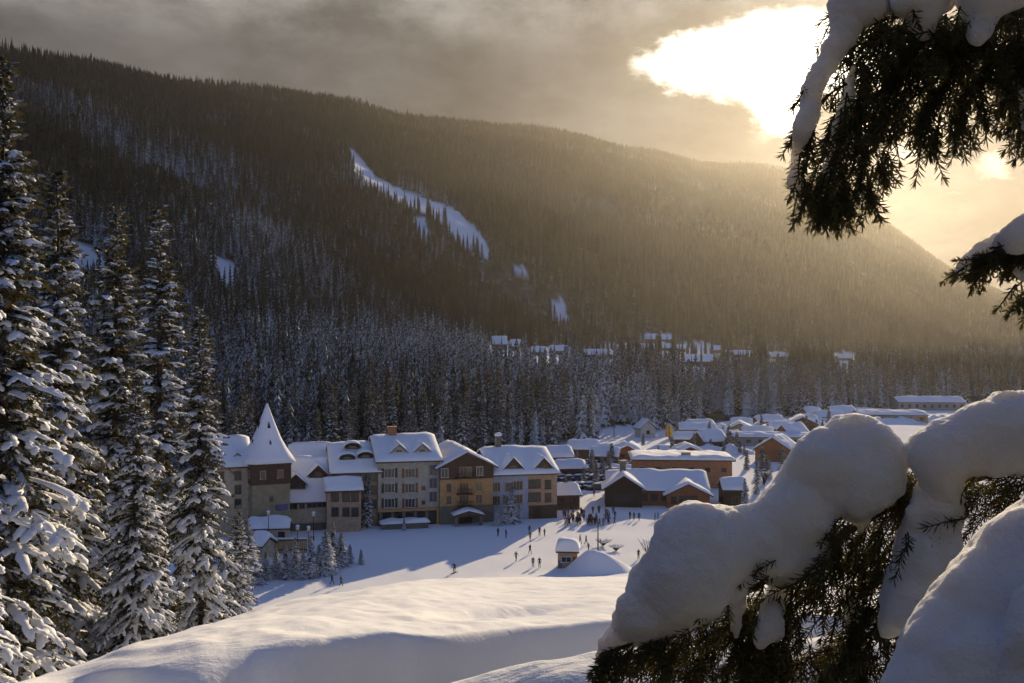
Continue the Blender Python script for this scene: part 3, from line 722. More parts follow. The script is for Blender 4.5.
# blue and tan wing
o, W, L = hroot('blue_tan_wing', 492.5, 557, 'blue and tan hotel wing with two brown gabled dormers and a snowy roof')
xs, _ = L(528.5, 480)
gable(o, W, 20, 9.3, 13.1, 'x', .9, 'stucco_blue', .6, seed=8, split=[(-W/2, xs, 'stucco_blue'), (xs, W/2, 'stucco_tan')])
for u, v, w_ in ((496, 487, 1.8), (496, 500.5, 1.8), (508, 487, 1.2), (508, 500.5, 1.2), (518, 485.5, 2.0), (518, 499, 2.0), (534.5, 484, 2.6), (534.5, 497, 2.6), (548, 484.5, 1.4), (548, 497.5, 1.4)):
    x, z = L(u, v); window(o, x, z, w_, 1.9, frame='stucco_tan' if u < 528 else 'brown_wood', bars=3)
x, z5 = L(540, 505)
part(o, 'ground_floor', 'brown_wood', (((xs+W/2)/2, -.09, z5/2-.5), (W/2-xs-.1, .2, z5+.9)))
x, z = L(537, 512); part(o, 'door', 'dark_wood', ((x, -.25, 1.2), (1.5, .1, 2.5)))
for u, v in ((511, 464), (541, 464)):
    x, z = L(u, v, 2.5); dormer(o, x, .5, z-1.0, 3.6, 2.9, 5.5, seed=int(u))
x, z = L(498, 441, 10); mb = MB(); mb.box((x, 10.0, z-.6), (1.1, 1.1, 3.4)); ch = mb.build('chimney', M['stone'], o)
mb = MB(); mb.blob((x, 10.0, z+1.35), (.8, .8, .5), 3); mb.build('chimney_snow', M['roof_snow'], ch, True)
# snow-heaped terrace in front of the grey block
x, y = hpos(405, -4); t = empty('terrace', (x, y, 0), HA, 'snow-heaped low terrace in front of the grey hotel block', 'terrace')
part(t, 'wall', 'stone', ((0, 0, .3), (9, .5, 1.6)))
snow_sheet(lambda u, v: ((u-.5)*9.6, (v-.5)*3.0+.8, 1.12), 20, 8, .7, 4, amp=.5).build('snow', M['roof_snow'], t, True)

# ---- steeple tower
TX, TY = gx(267, 187), 187.0
t = empty('steeple_tower', (TX, TY, 0), R(27), 'square stone clock-less tower with a tall flared snow-covered spire', 'tower')
t['label'] = 'square stone tower with a brown top storey and a tall flared snow-covered spire'
tw = 6.9; z1 = gz(482, TY); z2 = gz(463, TY)+.1
part(t, 'stone_wall', 'tower_stone', ((0, 0, z1/2-1), (tw, tw, z1+2)))
part(t, 'brown_storey', 'brown_wood', ((0, 0, (z1+z2)/2), (tw+.35, tw+.35, z2-z1)))
for rz, dx_, dy_ in ((0, 0, -1), (-math.pi/2, -1, 0)):
    for q in (-1.6, 1.6):
        off = tw/2+.18; x_, y_ = (q, -off) if dx_ == 0 else (-off, q)
        window(t, x_, y=y_, z=(z1+z2)/2, w=1.1, h=1.6, frame='stucco_tan', bars=1, rz=rz)
    for zz in (z1*.72, z1*.35):
        window(t, 0 if dx_ == 0 else -tw/2-.003, y=-tw/2-.003 if dx_ == 0 else 0, z=zz, w=.8, h=1.0, frame='stone', bars=1, rz=rz)
part(t, 'sign', 'sign_blue', ((1.9, -tw/2-.07, z1*.55), (2.2, .12, 1.1)))
za = gz(404, TY); mb = MB(); n = 12; prof = []
for k in range(n+1):
    q = k/n; r = (tw/2+1.1)*((1-q)*.72+.28*(1-q)**4); prof.append((r, z2-.15+(za-z2)*q))
vs = []; fs = []
for r, zz in prof:
    r = max(r*.84, .04); vs += [(-r, -r, zz), (r, -r, zz), (r, r, zz), (-r, r, zz)]
for k in range(n):
    for j in range(4): fs.append((k*4+j, k*4+(j+1) % 4, k*4+4+(j+1) % 4, k*4+4+j))
fs.append((3, 2, 1, 0)); mb.add(vs, fs); sp_ = mb.build('spire', M['roof_edge'], t)
mb = MB(); vs = []; fs = []; m8 = 16
for k, (r, zz) in enumerate(prof):
    q = k/n; r = r+.10+.16*(1-q); zz = zz+.30*(1-q)+.12+(.18 if k else 0)
    for j in range(m8):
        a = 2*math.pi*(j+.5)/m8; c_, s_ = math.cos(a), math.sin(a); e = (abs(c_)**7+abs(s_)**7)**(-1/7)
        w_ = 1+.03*mnoise.noise(Vector((c_*2, s_*2, zz*.6)))
        vs.append((r*c_*e*w_, r*s_*e*w_, zz))
for k in range(n):
    for j in range(m8): fs.append((k*m8+j, k*m8+(j+1) % m8, (k+1)*m8+(j+1) % m8, (k+1)*m8+j))
fs.append(tuple(range(n*m8, n*m8+m8))); fs.append(tuple(range(m8-1, -1, -1)))
mb.add(vs, fs); mb.build('spire_snow', M['roof_snow'], sp_, True)
for dx_, dy_ in ((0, -1), (-1, 0)):
    for q in ((-.0, .64), (.0, .34)):
        zz = z2+(za-z2)*q[1]; r = np.interp(q[1], [k/n for k in range(n+1)], [p[0] for p in prof])+.22
        mb = MB(); mb.prism([(-.42, -r-.2, zz-.9), (.42, -r-.2, zz-.9), (0, -r-.2, zz+.7)], (0, .9, 0)); l_ = mb.build('louvre_window', M['dark_wood'], sp_); l_.rotation_euler = (0, 0, 0 if dx_ == 0 else -math.pi/2)
# ---- building at the left, behind the trees
o = empty('gabled_annex', (gx(229, 184), 184, 0), R(20), 'pale building with tiered snowy roofs half hidden by the trees left of the tower', 'building')
gable(o, 7.5, 12, gz(466, 184), gz(440, 190), 'x', .7, 'stucco_beige', .7, seed=12)
for v in (476, 490, 504): window(o, -1.5, gz(v, 184), 1.3, 1.8, frame='stone'); window(o, 1.6, gz(v, 184), 1.3, 1.8, frame='stone')
dormer(o, 1.6, 1.4, gz(462, 185), 2.6, 1.8, 4, 'stucco_beige', 3)

# ---- lodge
def lroot(name, u, d, rz, label, cat='building', group=None): return empty(name, (gx(u, d), d, 0), rz, label, cat, group)
dL = 217.0
o = lroot('timber_lodge', 659, dL, R(-4), 'low red-brown timber lodge with two front gables under thick snow')
wl = (709-609)/F*dL
gable(o, wl, 16, gz(492, dL), gz(475, dL+8)+.15, 'x', .9, 'red_wood', .65, y0=2.5, seed=21)
for u, w_, v1, v2, wm in ((624, 8.0, 489, 477, 'dark_wood'), (688, 9.2, 495, 484.5, 'red_wood')):
    xx = (u-659)/F*dL; gable(o, w_, 8, gz(v1, dL), gz(v2, dL), 'y', .8, wm, .6, x0=xx, seed=int(u))
    window(o, xx, 1.7, w_*.42, 1.7, frame='dark_wood', bars=4); window(o, xx-w_*.34, 1.6, 1.2, 1.6, frame='dark_wood', bars=1)
for q in (-3, -.8, 1.4): window(o, q, 1.8, 1.5, 1.6, y=2.5, frame='dark_wood')
mb = MB(); mb.box((-7.6, 5.5, gz(470, dL)-.4), (1.3, 1.3, 3.4)); mb.build('chimney', M['stone'], o)
part(o, 'door', 'dark_wood', ((3.4, 2.42, 1.1), (1.4, .12, 2.3)))
xx = (735-659)/F*dL
gable(o, 5.0, 8, gz(490, dL), gz(481, dL+3), 'x', .6, 'dark_wood', .6, y0=1.0, x0=xx, seed=31); window(o, xx, 1.6, 1.6, 1.5, y=1.0, frame='red_wood')
dB = 246.0
o = lroot('long_hall', 683, dB, R(-4), 'long flat-roofed terracotta hall behind the timber lodge, snow along its roof')
wl = (733-636)/F*dB; hb = gz(461, dB)
part(o, 'wall', 'terracotta', ((0, 7, hb/2-.7), (wl, 14, hb+1.4)))
rf = part(o, 'roof', 'roof_edge', ((0, 7, hb+.17), (wl+1.6, 15.6, .34)))
snow_sheet(lambda u, v: ((u-.5)*(wl+1.7), (v-.5)*15.7+7, hb+.35), 30, 12, .95, 5, flat=10).build('snow', M['roof_snow'], rf, True)
for q in range(6): window(o, -wl/2+2+q*(wl-4)/5, hb*.68, 1.3, 1.1, frame='brown_wood')
mb = MB(); mb.box((.9, 2.0, hb+1.2), (2.2, 1.6, 1.6)); mb.build('roof_vent', M['concrete'], rf)
# low roofs between hotel and lodge, and out to the right
def shed(name, u, d, W, D, He, Hr, rz, label, wall='brown_wood', axis='x', win=3, sn=.6, seed=0, group=None):
    x = gx(u, d); o = empty(name, (x, d, hz(x, d)), rz, label, 'building', group)
    gable(o, W, D, He, Hr, axis, .6, wall, sn, seed=seed)
    for q in range(win): window(o, -W/2+W*(q+.5)/win, He*.55, min(1.4, W/win*.5), He*.4, frame='dark_wood')
    return o
shed('snowy_shed', 572, 262, 7.5, 7, 2.6, 4.0, R(8), 'low shed with a smooth snow roof just right of the hotel end', seed=41, win=2)
shed('snowy_shed', 583, 305, 9, 8, 3.0, 5.0, R(-6), 'snow-roofed shed below the trees behind the parked cars', seed=42, win=2)
shed('snowy_shed', 604, 288, 8, 7, 2.8, 4.6, R(-10), 'snow-roofed shed between the two rows of parked cars', seed=43, win=2)
shed('kiosk', 567, 214, 5.6, 5, 3.2, 4.6, R(10), 'small brown ticket kiosk at the hotel end beside the crowd', seed=44, win=2)
shed('cabin', 773, 300, 11, 9, 3.6, 7.0, R(-32), 'sunlit snow-roofed cabin at the right behind the lodge', 'red_wood', 'y', 2, .8, 45)
shed('long_shed', 772, 345, 28, 8, 2.8, 3.6, R(-3), 'long low shed with a flat white roof right of the hall', 'concrete', 'x', 7, .7, 46)
shed('warehouse', 932, 520, 34, 14, 4.2, 6.2, R(-4), 'long pale warehouse in the golden haze at the far right', 'concrete', 'x', 9, .8, 47)
shed('long_shed', 893, 445, 30, 12, 3.2, 4.4, R(-6), 'low snow-roofed shed in front of the far pale warehouse', 'stucco_tan', 'x', 6, .8, 48)
shed('hut', 648, 375, 6, 6, 3.6, 6.2, R(14), 'bright little hut at the forest edge above the hall', 'white_trim', 'y', 1, .6, 49)
shed('hut', 697, 372, 14, 7, 3.2, 4.8, R(-4), 'low hut half sunk in snow banks at the forest edge', 'stucco_tan', 'x', 3, .8, 50)
for k, (u, d, W, D_, He, Hr, rz, wl_, lab) in enumerate([
        (560, 288, 8, 7, 2.6, 4.6, 12, 'brown_wood', 'snow-buried shed tucked behind the hotel end, above the cars'), (628, 300, 7, 6, 2.6, 4.4, -18, 'red_wood', 'small red-brown shed behind the left end of the long hall'),
        (716, 330, 9, 8, 3.0, 5.6, 20, 'brown_wood', 'steep snowy chalet above the right end of the long hall'), (740, 372, 10, 8, 3.0, 5.4, -12, 'stucco_tan', 'snowy chalet just above the long low shed'),
        (800, 352, 9, 8, 3.0, 6.0, 24, 'red_wood', 'sunlit chalet touching the rounded bough, right of the long low shed'), (803, 400, 11, 8, 3.0, 5.6, -8, 'brown_wood', 'far chalet peeping over the left shoulder of the big bough'),
        (846, 455, 12, 9, 3.0, 5.6, 10, 'brown_wood', 'hazy chalet above the top of the big bough'), (690, 300, 8, 7, 2.4, 4.0, 6, 'brown_wood', 'low shed directly behind the middle of the long hall')]):
    shed('chalet_shed', u, d, W, D_, He, Hr, R(rz), lab, wl_, 'y' if k % 2 else 'x', 2, .9, 80+k)
rg = random.Random(77)
for k in range(11):
    u, d = [(692, 344), (724, 352), (758, 362), (786, 384), (742, 398), (772, 418), (806, 424), (830, 444), (866, 470), (702, 396), (815, 470)][k]
    shed('snowy_garage', u, d, rg.uniform(8, 13), 7, 2.3, rg.uniform(3.4, 4.4), rg.uniform(-.25, .25), 'low snow-roofed garage in the crowded band of roofs below the forest edge', ['brown_wood', 'stucco_tan', 'red_wood'][k % 3], 'x', 2, 1.0, 100+k, 'garages below the forest edge')
# ticket booth in the square
dT = gd(569); o = empty('lift_booth', (gx(567.5, dT), dT, 0), R(-6), 'small lift booth wearing a tall cap of snow in the middle of the square', 'booth')
part(o, 'wall', 'stucco_tan', ((0, 1.3, 1.1), (3.1, 2.6, 2.9))); window(o, -.2, 1.5, 1.7, 1.0, frame='white_trim')
part(o, 'poster', 'sign_blue', ((-1.15, -.03, .75), (.6, .06, 1.2))); part(o, 'door', 'red_wood', ((1.15, -.03, 1.0), (.62, .06, 2.0)))
rf = part(o, 'roof', 'roof_edge', ((0, 1.3, 2.68), (3.7, 3.3, .25)))
snow_sheet(lambda u, v: ((u-.5)*3.8, 1.3+(v-.5)*3.4, 2.81), 16, 14, 1.9, 7, flat=3, amp=.12, fr=.5).build('snow', M['roof_snow'], rf, True)
# snow mound
dM = gd(578); mb = MB(); nx, ny = 40, 24; vs = []; fs = []
x0, x1 = gx(561, dM), gx(642, dM)
for j in range(ny+1):
    for i in range(nx+1):
        u = i/nx; v = j/ny; rdg = np.interp(u, [0, .08, .22, .36, .44, .55, .75, .92, 1], [0, .45, 2.2, 3.55, 3.5, 3.1, 1.9, .5, 0])
        hh = rdg*max(0, 1-abs(2*v-1)**1.3)*(1+.05*mnoise.noise(Vector((u*9, v*6, 3))))
        vs.append((x0+(x1-x0)*u, dM+(v-.0)*9, hh-.12))
for j in range(ny):
    for i in range(nx): a = j*(nx+1)+i; fs.append((a, a+1, a+nx+2, a+nx+1))
mb.add(vs, fs); tag(mb.build('snow_mound', M['snow'], None, True), 'big ploughed snow mound beside the lift booth', 'snow mound')
# hamlet on the bench across the valley
def ground_hit(u, v, lo=640, hi=1500):
    ds = np.arange(lo, hi, 4.0); xs_ = (u-512)/F*ds; vv = 341.5-(H(xs_, ds)-CH)/ds*F
    k = np.argmax(vv <= v); return float(ds[k]) if vv[k] <= v else hi*.7
for k, (u, v, wpx, hpx, rz, lab) in enumerate([
        (500, 350, 15, 12, 8, 'tall two-tiered chalet roof at the left end of the hillside hamlet'), (514, 351, 10, 10, -14, 'narrow chalet touching the tall one at the left end of the hamlet'),
        (539, 356, 16, 8, 6, 'hamlet chalet, first of the close pair in the dark trees'), (558, 355, 19, 8, -8, 'hamlet chalet, second of the close pair in the dark trees'),
        (599, 359, 28, 8, 4, 'long low chalet roof in the middle of the hamlet'), (652, 343, 14, 8, -5, 'highest chalet of the hamlet, with reddish walls'),
        (667, 343, 11, 7, 12, 'small chalet just right of the highest chalet'), (664, 351, 13, 6, 0, 'chalet standing right below the highest chalet'),
        (700, 367, 30, 11, -4, 'largest white roof at the lower right of the hamlet'), (741, 358, 15, 6, 5, 'chalet in thin trees right of the largest hamlet roof'),
        (622, 352, 11, 6, 10, 'small chalet at the left edge of the hamlet clearing'), (636, 358, 13, 7, -12, 'chalet low in the middle of the hamlet clearing'), (680, 352, 12, 6, 4, 'chalet high on the right side of the hamlet clearing'), (716, 353, 12, 6, -8, 'chalet at the right rim of the hamlet clearing'),
        (778, 360, 14, 6, -6, 'hazy chalet roof, second from the right end of the hamlet'), (845, 361, 14, 5, 3, 'hazy chalet roof at the right end of the hamlet')]):
    d = ground_hit(u, v); x = gx(u, d); W = wpx/F*d*.95; hh = hpx/F*d*1.15
    o = empty('chalet', (x, d, hz(x, d)), R(rz), lab, 'house', 'chalets of the hillside hamlet')
    gable(o, W, max(9, W*.7), hh*.45, hh*.92, 'x', .9, 'red_wood' if k == 5 else 'brown_wood', .7, seed=60+k)
    for q in (-.28, .05, .3): window(o, W*q, hh*.25, 1.5, hh*.26, frame='stucco_tan')
# ------------------------------------------------------------------ street furniture
def lamp_post(u, v, htop, label, group='lamp posts by the hotel pool'):
    d = gd(v); hh = gz(htop, d)
    o = empty('lamp_post', (gx(u, d), d, hz(gx(u, d), d)), 0, label, 'lamp post', group)
    mb = MB(); mb.lathe((0, 0, -.2), [(.14, 0), (.14, .9), (.07, 1.0), (.055, hh-.55), (.12, hh-.5)], 8); mb.build('pole', M['black_metal'], o)
    mb = MB(); mb.lathe((0, 0, hh-.7), [(.14, 0), (.26, .12), (.28, .42), (.16, .55)], 10); mb.build('lantern', M['lamp_glass'], o, True)
    mb = MB(); mb.blob((0, 0, hh-.02), (.33, .33, .22), u, .2); mb.build('snow_cap', M['roof_snow'], o, True)
lamp_post(268.5, 545, 512, 'lamp post nearest the stone tower, above the pool fence'); lamp_post(297.5, 556, 526, 'lamp post left of the close pair at the pool fence')
lamp_post(308.5, 557, 527, 'lamp post right of the close pair at the pool fence'); lamp_post(313.5, 541, 513, 'lamp post standing further back, near the low wing')
d = gd(555); o = empty('light_pole', (gx(598, d), d, 0), 0, 'tall bare pole standing in the square right of the lift booth', 'pole')
mb = MB(); mb.tube([(0, 0, -.3), (0, 0, gz(521, d))], [.13, .08], 8); mb.build('pole', M['brown_wood'], o)
part(o, 'crossarm', 'black_metal', ((0, 0, gz(521.5, d)-.15), (.9, .12, .12)))
d = 372; o = empty('light_pole', (gx(614, d), d, hz(gx(614, d), d)), 0, 'thin pole beside the ploughed road into the forest', 'pole')
mb = MB(); mb.tube([(0, 0, -.3), (0, 0, 9)], [.16, .1], 8); mb.build('pole', M['brown_wood'], o); part(o, 'crossarm', 'black_metal', ((0, 0, 8.6), (1.8, .14, .14)))
# pool fence, pool house
d = 170.0; o = empty('pool_fence', (gx(284, d), d, 0), R(6), 'timber fence with golden backlight in its colour, around the steaming pool below the tower', 'fence')
wf = 46/F*d; mb = MB()
for k in range(24): mb.box((-wf/2+(k+.5)*wf/24, 0, 1.15), (wf/24-.03, .07, 2.5))
mb.build('panel', M['backlit_wood'], o); part(o, 'rail', 'brown_wood', ((0, -.06, 2.2), (wf, .06, .14)), ((0, -.06, .6), (wf, .06, .14)))  # golden backlight from the steam is put into the wood colour
snow_sheet(lambda u, v: ((u-.5)*wf, (v-.5)*.34, 2.4), 24, 4, .25, 3).build('snow', M['roof_snow'], o, True)
o = shed('pool_house', 256, 165, 2.6, 3.4, 2.3, 3.2, R(-20), 'small pool house with a rounded snow roof below the tower', 'stucco_beige', 'x', 1, .9, 71)
o = shed('pool_house', 268, 178, 7, 4, 2.6, 3.4, R(8), 'long low pool house with drifted snow roof at the foot of the tower', 'stucco_beige', 'x', 3, .9, 72)
# banners
for u, mm, lab in ((667, 'flag_orange', 'orange banner at the forest edge above the hall'), (671, 'flag_yellow', 'yellow banner beside the orange one above the hall')):
    d = 366; o = empty('banner', (gx(u, d), d, hz(gx(u, d), d)), 0, lab, 'banner')
    mb = MB(); mb.tube([(-.45, 0, -.2), (-.45, 0, 5.4)], .05, 6); mb.build('pole', M['black_metal'], o)
    mb = MB()
    for k in range(8): mb.box((.08, .06*math.sin(k*1.3), 1.2+k*.52), (1.0, .04, .51))
    mb.build('cloth', M[mm], o)
# ------------------------------------------------------------------ cars
def car_proto():
    L_, W_ = 4.4, 1.8
    mb = MB(); pr = [(-2.2, .3), (-2.2, .75), (-2.05, .92), (-1.1, 1.0), (1.75, 1.02), (2.15, .9), (2.2, .35)]
    mb.prism([(x, -W_/2, z) for x, z in pr], (0, W_, 0))
    body = mb.mesh('body', [PAINT[0]])
    mb = MB(); a = [(-1.15, .995), (-.55, 1.5), (1.2, 1.52), (1.8, 1.015)]
    n = len(a); vs = [(x, -W_/2+.06+(.14 if z > 1.2 else 0), z) for x, z in a]+[(x, W_/2-.06-(.14 if z > 1.2 else 0), z) for x, z in a]
    mb.add(vs, [(0, 1, 2, 3)[::-1], (4, 5, 6, 7), (0, 1, 5, 4), (1, 2, 6, 5), (2, 3, 7, 6), (3, 0, 4, 7)]); glass = mb.mesh('windows', [M['glass']])
    mb = MB(); n = 12
    mb.add([(.33*math.cos(6.283*k/n), y, .33*math.sin(6.283*k/n)) for y in (-.11, .11) for k in range(n)], [tuple(range(n))[::-1], tuple(range(n, 2*n))]+[(k, (k+1) % n, n+(k+1) % n, n+k) for k in range(n)])
    wheel = mb.mesh('wheel', [M['tyre']])
    q = snow_sheet(lambda u, v: (-.62+1.9*u, (v-.5)*1.45, 1.515), 12, 8, .26, 2, flat=5, amp=.4, fr=1.2)
    q2 = snow_sheet(lambda u, v: (-2.05+.85*u, (v-.5)*1.6, .94+.06*u), 8, 8, .14, 3, flat=5, amp=.5, fr=1.2); q.add(q2.v, q2.f)
    sn = q.mesh('snow', [M['roof_snow']], True)
    bm_ = {k: body.copy() for k in range(len(PAINT))}
    for k in bm_: bm_[k].materials[0] = PAINT[k]
    return bm_, glass, wheel, sn
CB, CG, CW, CSN = car_proto()
def car(u, d, rz, k, label, group):
    x = gx(u, d); o = empty('parked_car', (x, d, hz(x, d)), rz, label, 'car', group)
    mobj('body', CB[k], o); mobj('windows', CG, o); mobj('snow', CSN, o)
    for wx in (-1.35, 1.35):
        for wy in (-.82, .82): q = mobj('wheel', CW, o); q.location = (wx, wy, .33)
rc = random.Random(4)
for v, u1, u2, n, lab, g in ((489, 561, 603, 7, 'snow-capped car in the front row of the car park left of the lodge', 'cars in the front row left of the lodge'),
                             (481, 560, 608, 7, 'snow-capped car in the middle row of the car park left of the lodge', 'cars in the middle row left of the lodge'),
                             (473.5, 563, 614, 7, 'snow-capped car in the back row of the car park left of the lodge', 'cars in the back row left of the lodge'),
                             (466, 588, 633, 6, 'snow-capped car in the short row touching the long hall', 'cars in the row beside the long hall')):
    for k in range(n): car(u1+(u2-u1)*(k+rc.uniform(-.15, .15))/(n-1), gd(v)+rc.uniform(-1.6, 1.6), R(38)+rc.uniform(-.5, .5), rc.choice([0, 0, 1, 1, 2, 3, 5]), lab, g)
for v, u1, u2, n, lab, g in ((439, 712, 800, 11, 'snow-covered car in the nearer far-right row along the snow bank', 'cars along the nearer far snow bank'),
                             (431, 735, 832, 12, 'snow-covered car in the farther far-right row below the forest', 'cars along the farther far snow bank')):
    for k in range(n): car(u1+(u2-u1)*(k+rc.uniform(-.15, .15))/(n-1), gd(v)+rc.uniform(-1, 1), R(80)+rc.uniform(-.1, .1), rc.choice([0, 1, 2, 4]), lab, g)
# ploughed banks
def bank(u1, d1, u2, d2, hgt, wid, label, seed):
    a = Vector((gx(u1, d1), d1, 0)); b = Vector((gx(u2, d2), d2, 0)); n = max(8, int((b-a).length/1.2)); m = 8; vs = []; fs = []
    dirn = (b-a).normalized(); sd = Vector((-dirn.y, dirn.x, 0))
    for i in range(n+1):
        t = i/n; e = min(1, 6*t, 6*(1-t)); c = a.lerp(b, t)
        hh = hgt*e*(1+.55*mnoise.noise(Vector((t*n*.35, seed, 0)))); ww = wid*(1+.3*mnoise.noise(Vector((t*n*.3, seed, 9))))
        for j in range(m+1):
            q = j/m*2-1; p = c+sd*q*ww; k = (1-abs(q)**1.6)
            vs.append((p.x, p.y, hz(p.x, p.y)-.1+hh*k*(1+.25*mnoise.noise(Vector((p.x*.6, p.y*.6, seed))))))
    for i in range(n):
        for j in range(m): q = i*(m+1)+j; fs.append((q, q+m+1, q+m+2, q+1))
    mb = MB(); mb.add(vs, fs); tag(mb.build('snow_bank', M['snow'], None, True), label, 'snow bank', 'ploughed snow banks')
bank(560, 253.5, 612, 253.5, .6, 1.6, 'snow bank between the front and middle car rows', 1); bank(560, 268, 618, 268, .6, 1.6, 'snow bank between the middle and back car rows', 2)
bank(560, 238, 606, 240, .5, 1.6, 'snow bank in front of the front car row', 3); bank(566, 284, 640, 282, 1.6, 2.6, 'snow bank behind the back car row', 4)
bank(690, 392, 845, 425, 2.6, 4, 'lumpy snow bank between the two far-right car rows', 5); bank(668, 352, 800, 366, 2.2, 3.5, 'snow bank in front of the nearer far-right cars', 6)
bank(640, 330, 760, 322, 2.4, 4, 'sunlit snow bank right behind the long hall', 7); bank(850, 432, 1000, 470, 2.4, 5, 'snow bank along the far white sheds', 8)
bank(700, 420, 880, 456, 2.6, 4, 'snow bank below the golden forest edge', 9); bank(560, 330, 640, 338, 2.2, 4, 'snow bank at the mouth of the forest road', 10)

# ------------------------------------------------------------------ village trees (same spruces, young)
vt = [(338, 528, 480, 0, 1.1, 'snowy spruce in front of the porch wing', 195), (368, 529, 474, 1, 1.1, 'snowy spruce in front of the tan block', 193.5), (512, 526, 482, 2, 1.2, 'tallest of the snowy spruces in front of the blue wing', 197),
      (497, 527, 501, 0, 1.3, 'small spruce at the left foot of the tallest spruce before the blue wing', 195), (504, 527, 495, 2, 1.3, 'middle spruce of the clump before the blue wing', 196), (519, 526, 503, 0, 1.3, 'small spruce at the right foot of the clump before the blue wing', 198),
      (404, 531, 518, 0, 1.5, 'tiny snow-bent spruce on the terrace of the grey block', 190), (757, 492, 452, 1, 1.0, 'pale frosted spruce right of the lodge', 236), (770, 480, 462, 0, 1.2, 'small frosted spruce beside the cabin', 262), (745, 500, 478, 2, 1.2, 'bushy small spruce at the lodge annex', 212)]
for u, vb, v_, pi, w_, lab, d in vt:
    x = gx(u, d); zb = hz(x, d)-.1; plant_spruce(SP[pi], x, d, gz(v_, d)-zb, u*.37, lab, 'young spruces among the buildings', wide=w_)
yt = [(247, 592, 520), (256, 588, 545), (266, 586, 552), (276, 584, 548), (286, 586, 546), (295, 584, 538), (303, 586, 552), (311, 585, 535), (319, 582, 545), (326, 580, 530), (333, 574, 522), (341, 572, 533), (350, 569, 545), (361, 570, 550), (238, 596, 548)]
yl = ['first young spruce right of the near tall trees', 'low bushy spruce below the pool house', 'low spruce under the lamp by the tower', 'spruce before the left part of the pool fence', 'spruce before the middle of the pool fence', 'pointed spruce under the close pair of lamps',
      'low spruce just right of the close pair of lamps', 'tall young spruce at the right end of the pool fence', 'leaning bushy spruce above the two walking people', 'dark young spruce behind the two walking people', 'tallest young spruce of the thicket beside the shaded square', 'young spruce at the right edge of the thicket',
      'low spruce next to the rightmost bush of the thicket', 'rightmost low round spruce of the thicket on the square', 'half-hidden young spruce touching the near tall trees']
for k, (u, vb, v_) in enumerate(yt):
    d = gd(vb)+4; x = gx(u, d); zb = hz(x, d)-.2; plant_spruce(SP[k % 3], x, d, gz(v_, d)-zb, k*1.1, yl[k], 'young spruces of the thicket by the pool', wide=1.95 if k not in (7, 10, 5) else 1.4)
rt = random.Random(31)
zn = [(565, 612, 238, 300, 14, 'snow-plastered young spruce among the parked cars', 'young spruces among the parked cars'), (720, 800, 250, 330, 16, 'frosted young spruce around the cabin right of the lodge', 'frosted young spruces around the cabin'),
      (640, 740, 310, 372, 14, 'snowy young spruce on the banks behind the long hall', 'young spruces on the banks behind the hall'), (735, 850, 380, 450, 16, 'small snow-covered spruce in the far-right car rows', 'small spruces in the far car rows')]
for u1, u2, d1, d2, n, lab, g in zn:
    for k in range(n):
        u, d = rt.uniform(u1, u2), rt.uniform(d1, d2); x = gx(u, d); me, h0 = BELT[rt.randrange(5)]; hh = rt.uniform(3, 7.5); s_ = hh/h0
        o = mobj('young_spruce', me); o.location = (x, d, hz(x, d)-.2); o.scale = (s_*1.7, s_*1.7, s_); o.rotation_euler = (0, 0, rt.uniform(0, 6.28)); tag(o, lab, 'tree', g)
# bare bushes
def bush(u, d, hgt, w_, label, seed):
    rnd = random.Random(seed); x = gx(u, d); o = empty('bare_bush', (x, d, hz(x, d)), 0, label, 'bush'); mb = MB(); sb = MB()
    for k in range(34):
        a = rnd.uniform(0, 6.28); r = w_*rnd.uniform(.2, 1); p = Vector((0, 0, 0)); pts = [p]
        for q in range(4):
            t = (q+1)/4; pts.append(Vector((math.cos(a)*r*t+rnd.uniform(-.1, .1), math.sin(a)*r*t+rnd.uniform(-.1, .1), hgt*(t**.8)*rnd.uniform(.75, 1))))
        mb.tube(pts, [.05, .04, .03, .02, .012], 4)
        if k % 2: sb.blob(pts[-2], (.22, .22, .12), k, .3, sub=1)
    mb.build('twigs', M['bark'], o); sb.build('snow', M['tree_snow'], o, True)
bush(649, 166, 3.6, 2.2, 'bare bush with snowy twigs at the edge of the big snowy bough', 1); bush(603, 176, 1.3, 1.8, 'low scrub beside the pole in the square', 2); bush(616, 172, 1.1, 1.8, 'low scrub on the sunlit strip behind the snow mound', 3)
bush(764, 250, 5, 3.4, 'frosted bare tree-like bush right of the lodge roof', 4); bush(700, 236, 4.5, 2.6, 'bare bush in front of the terracotta hall', 5)

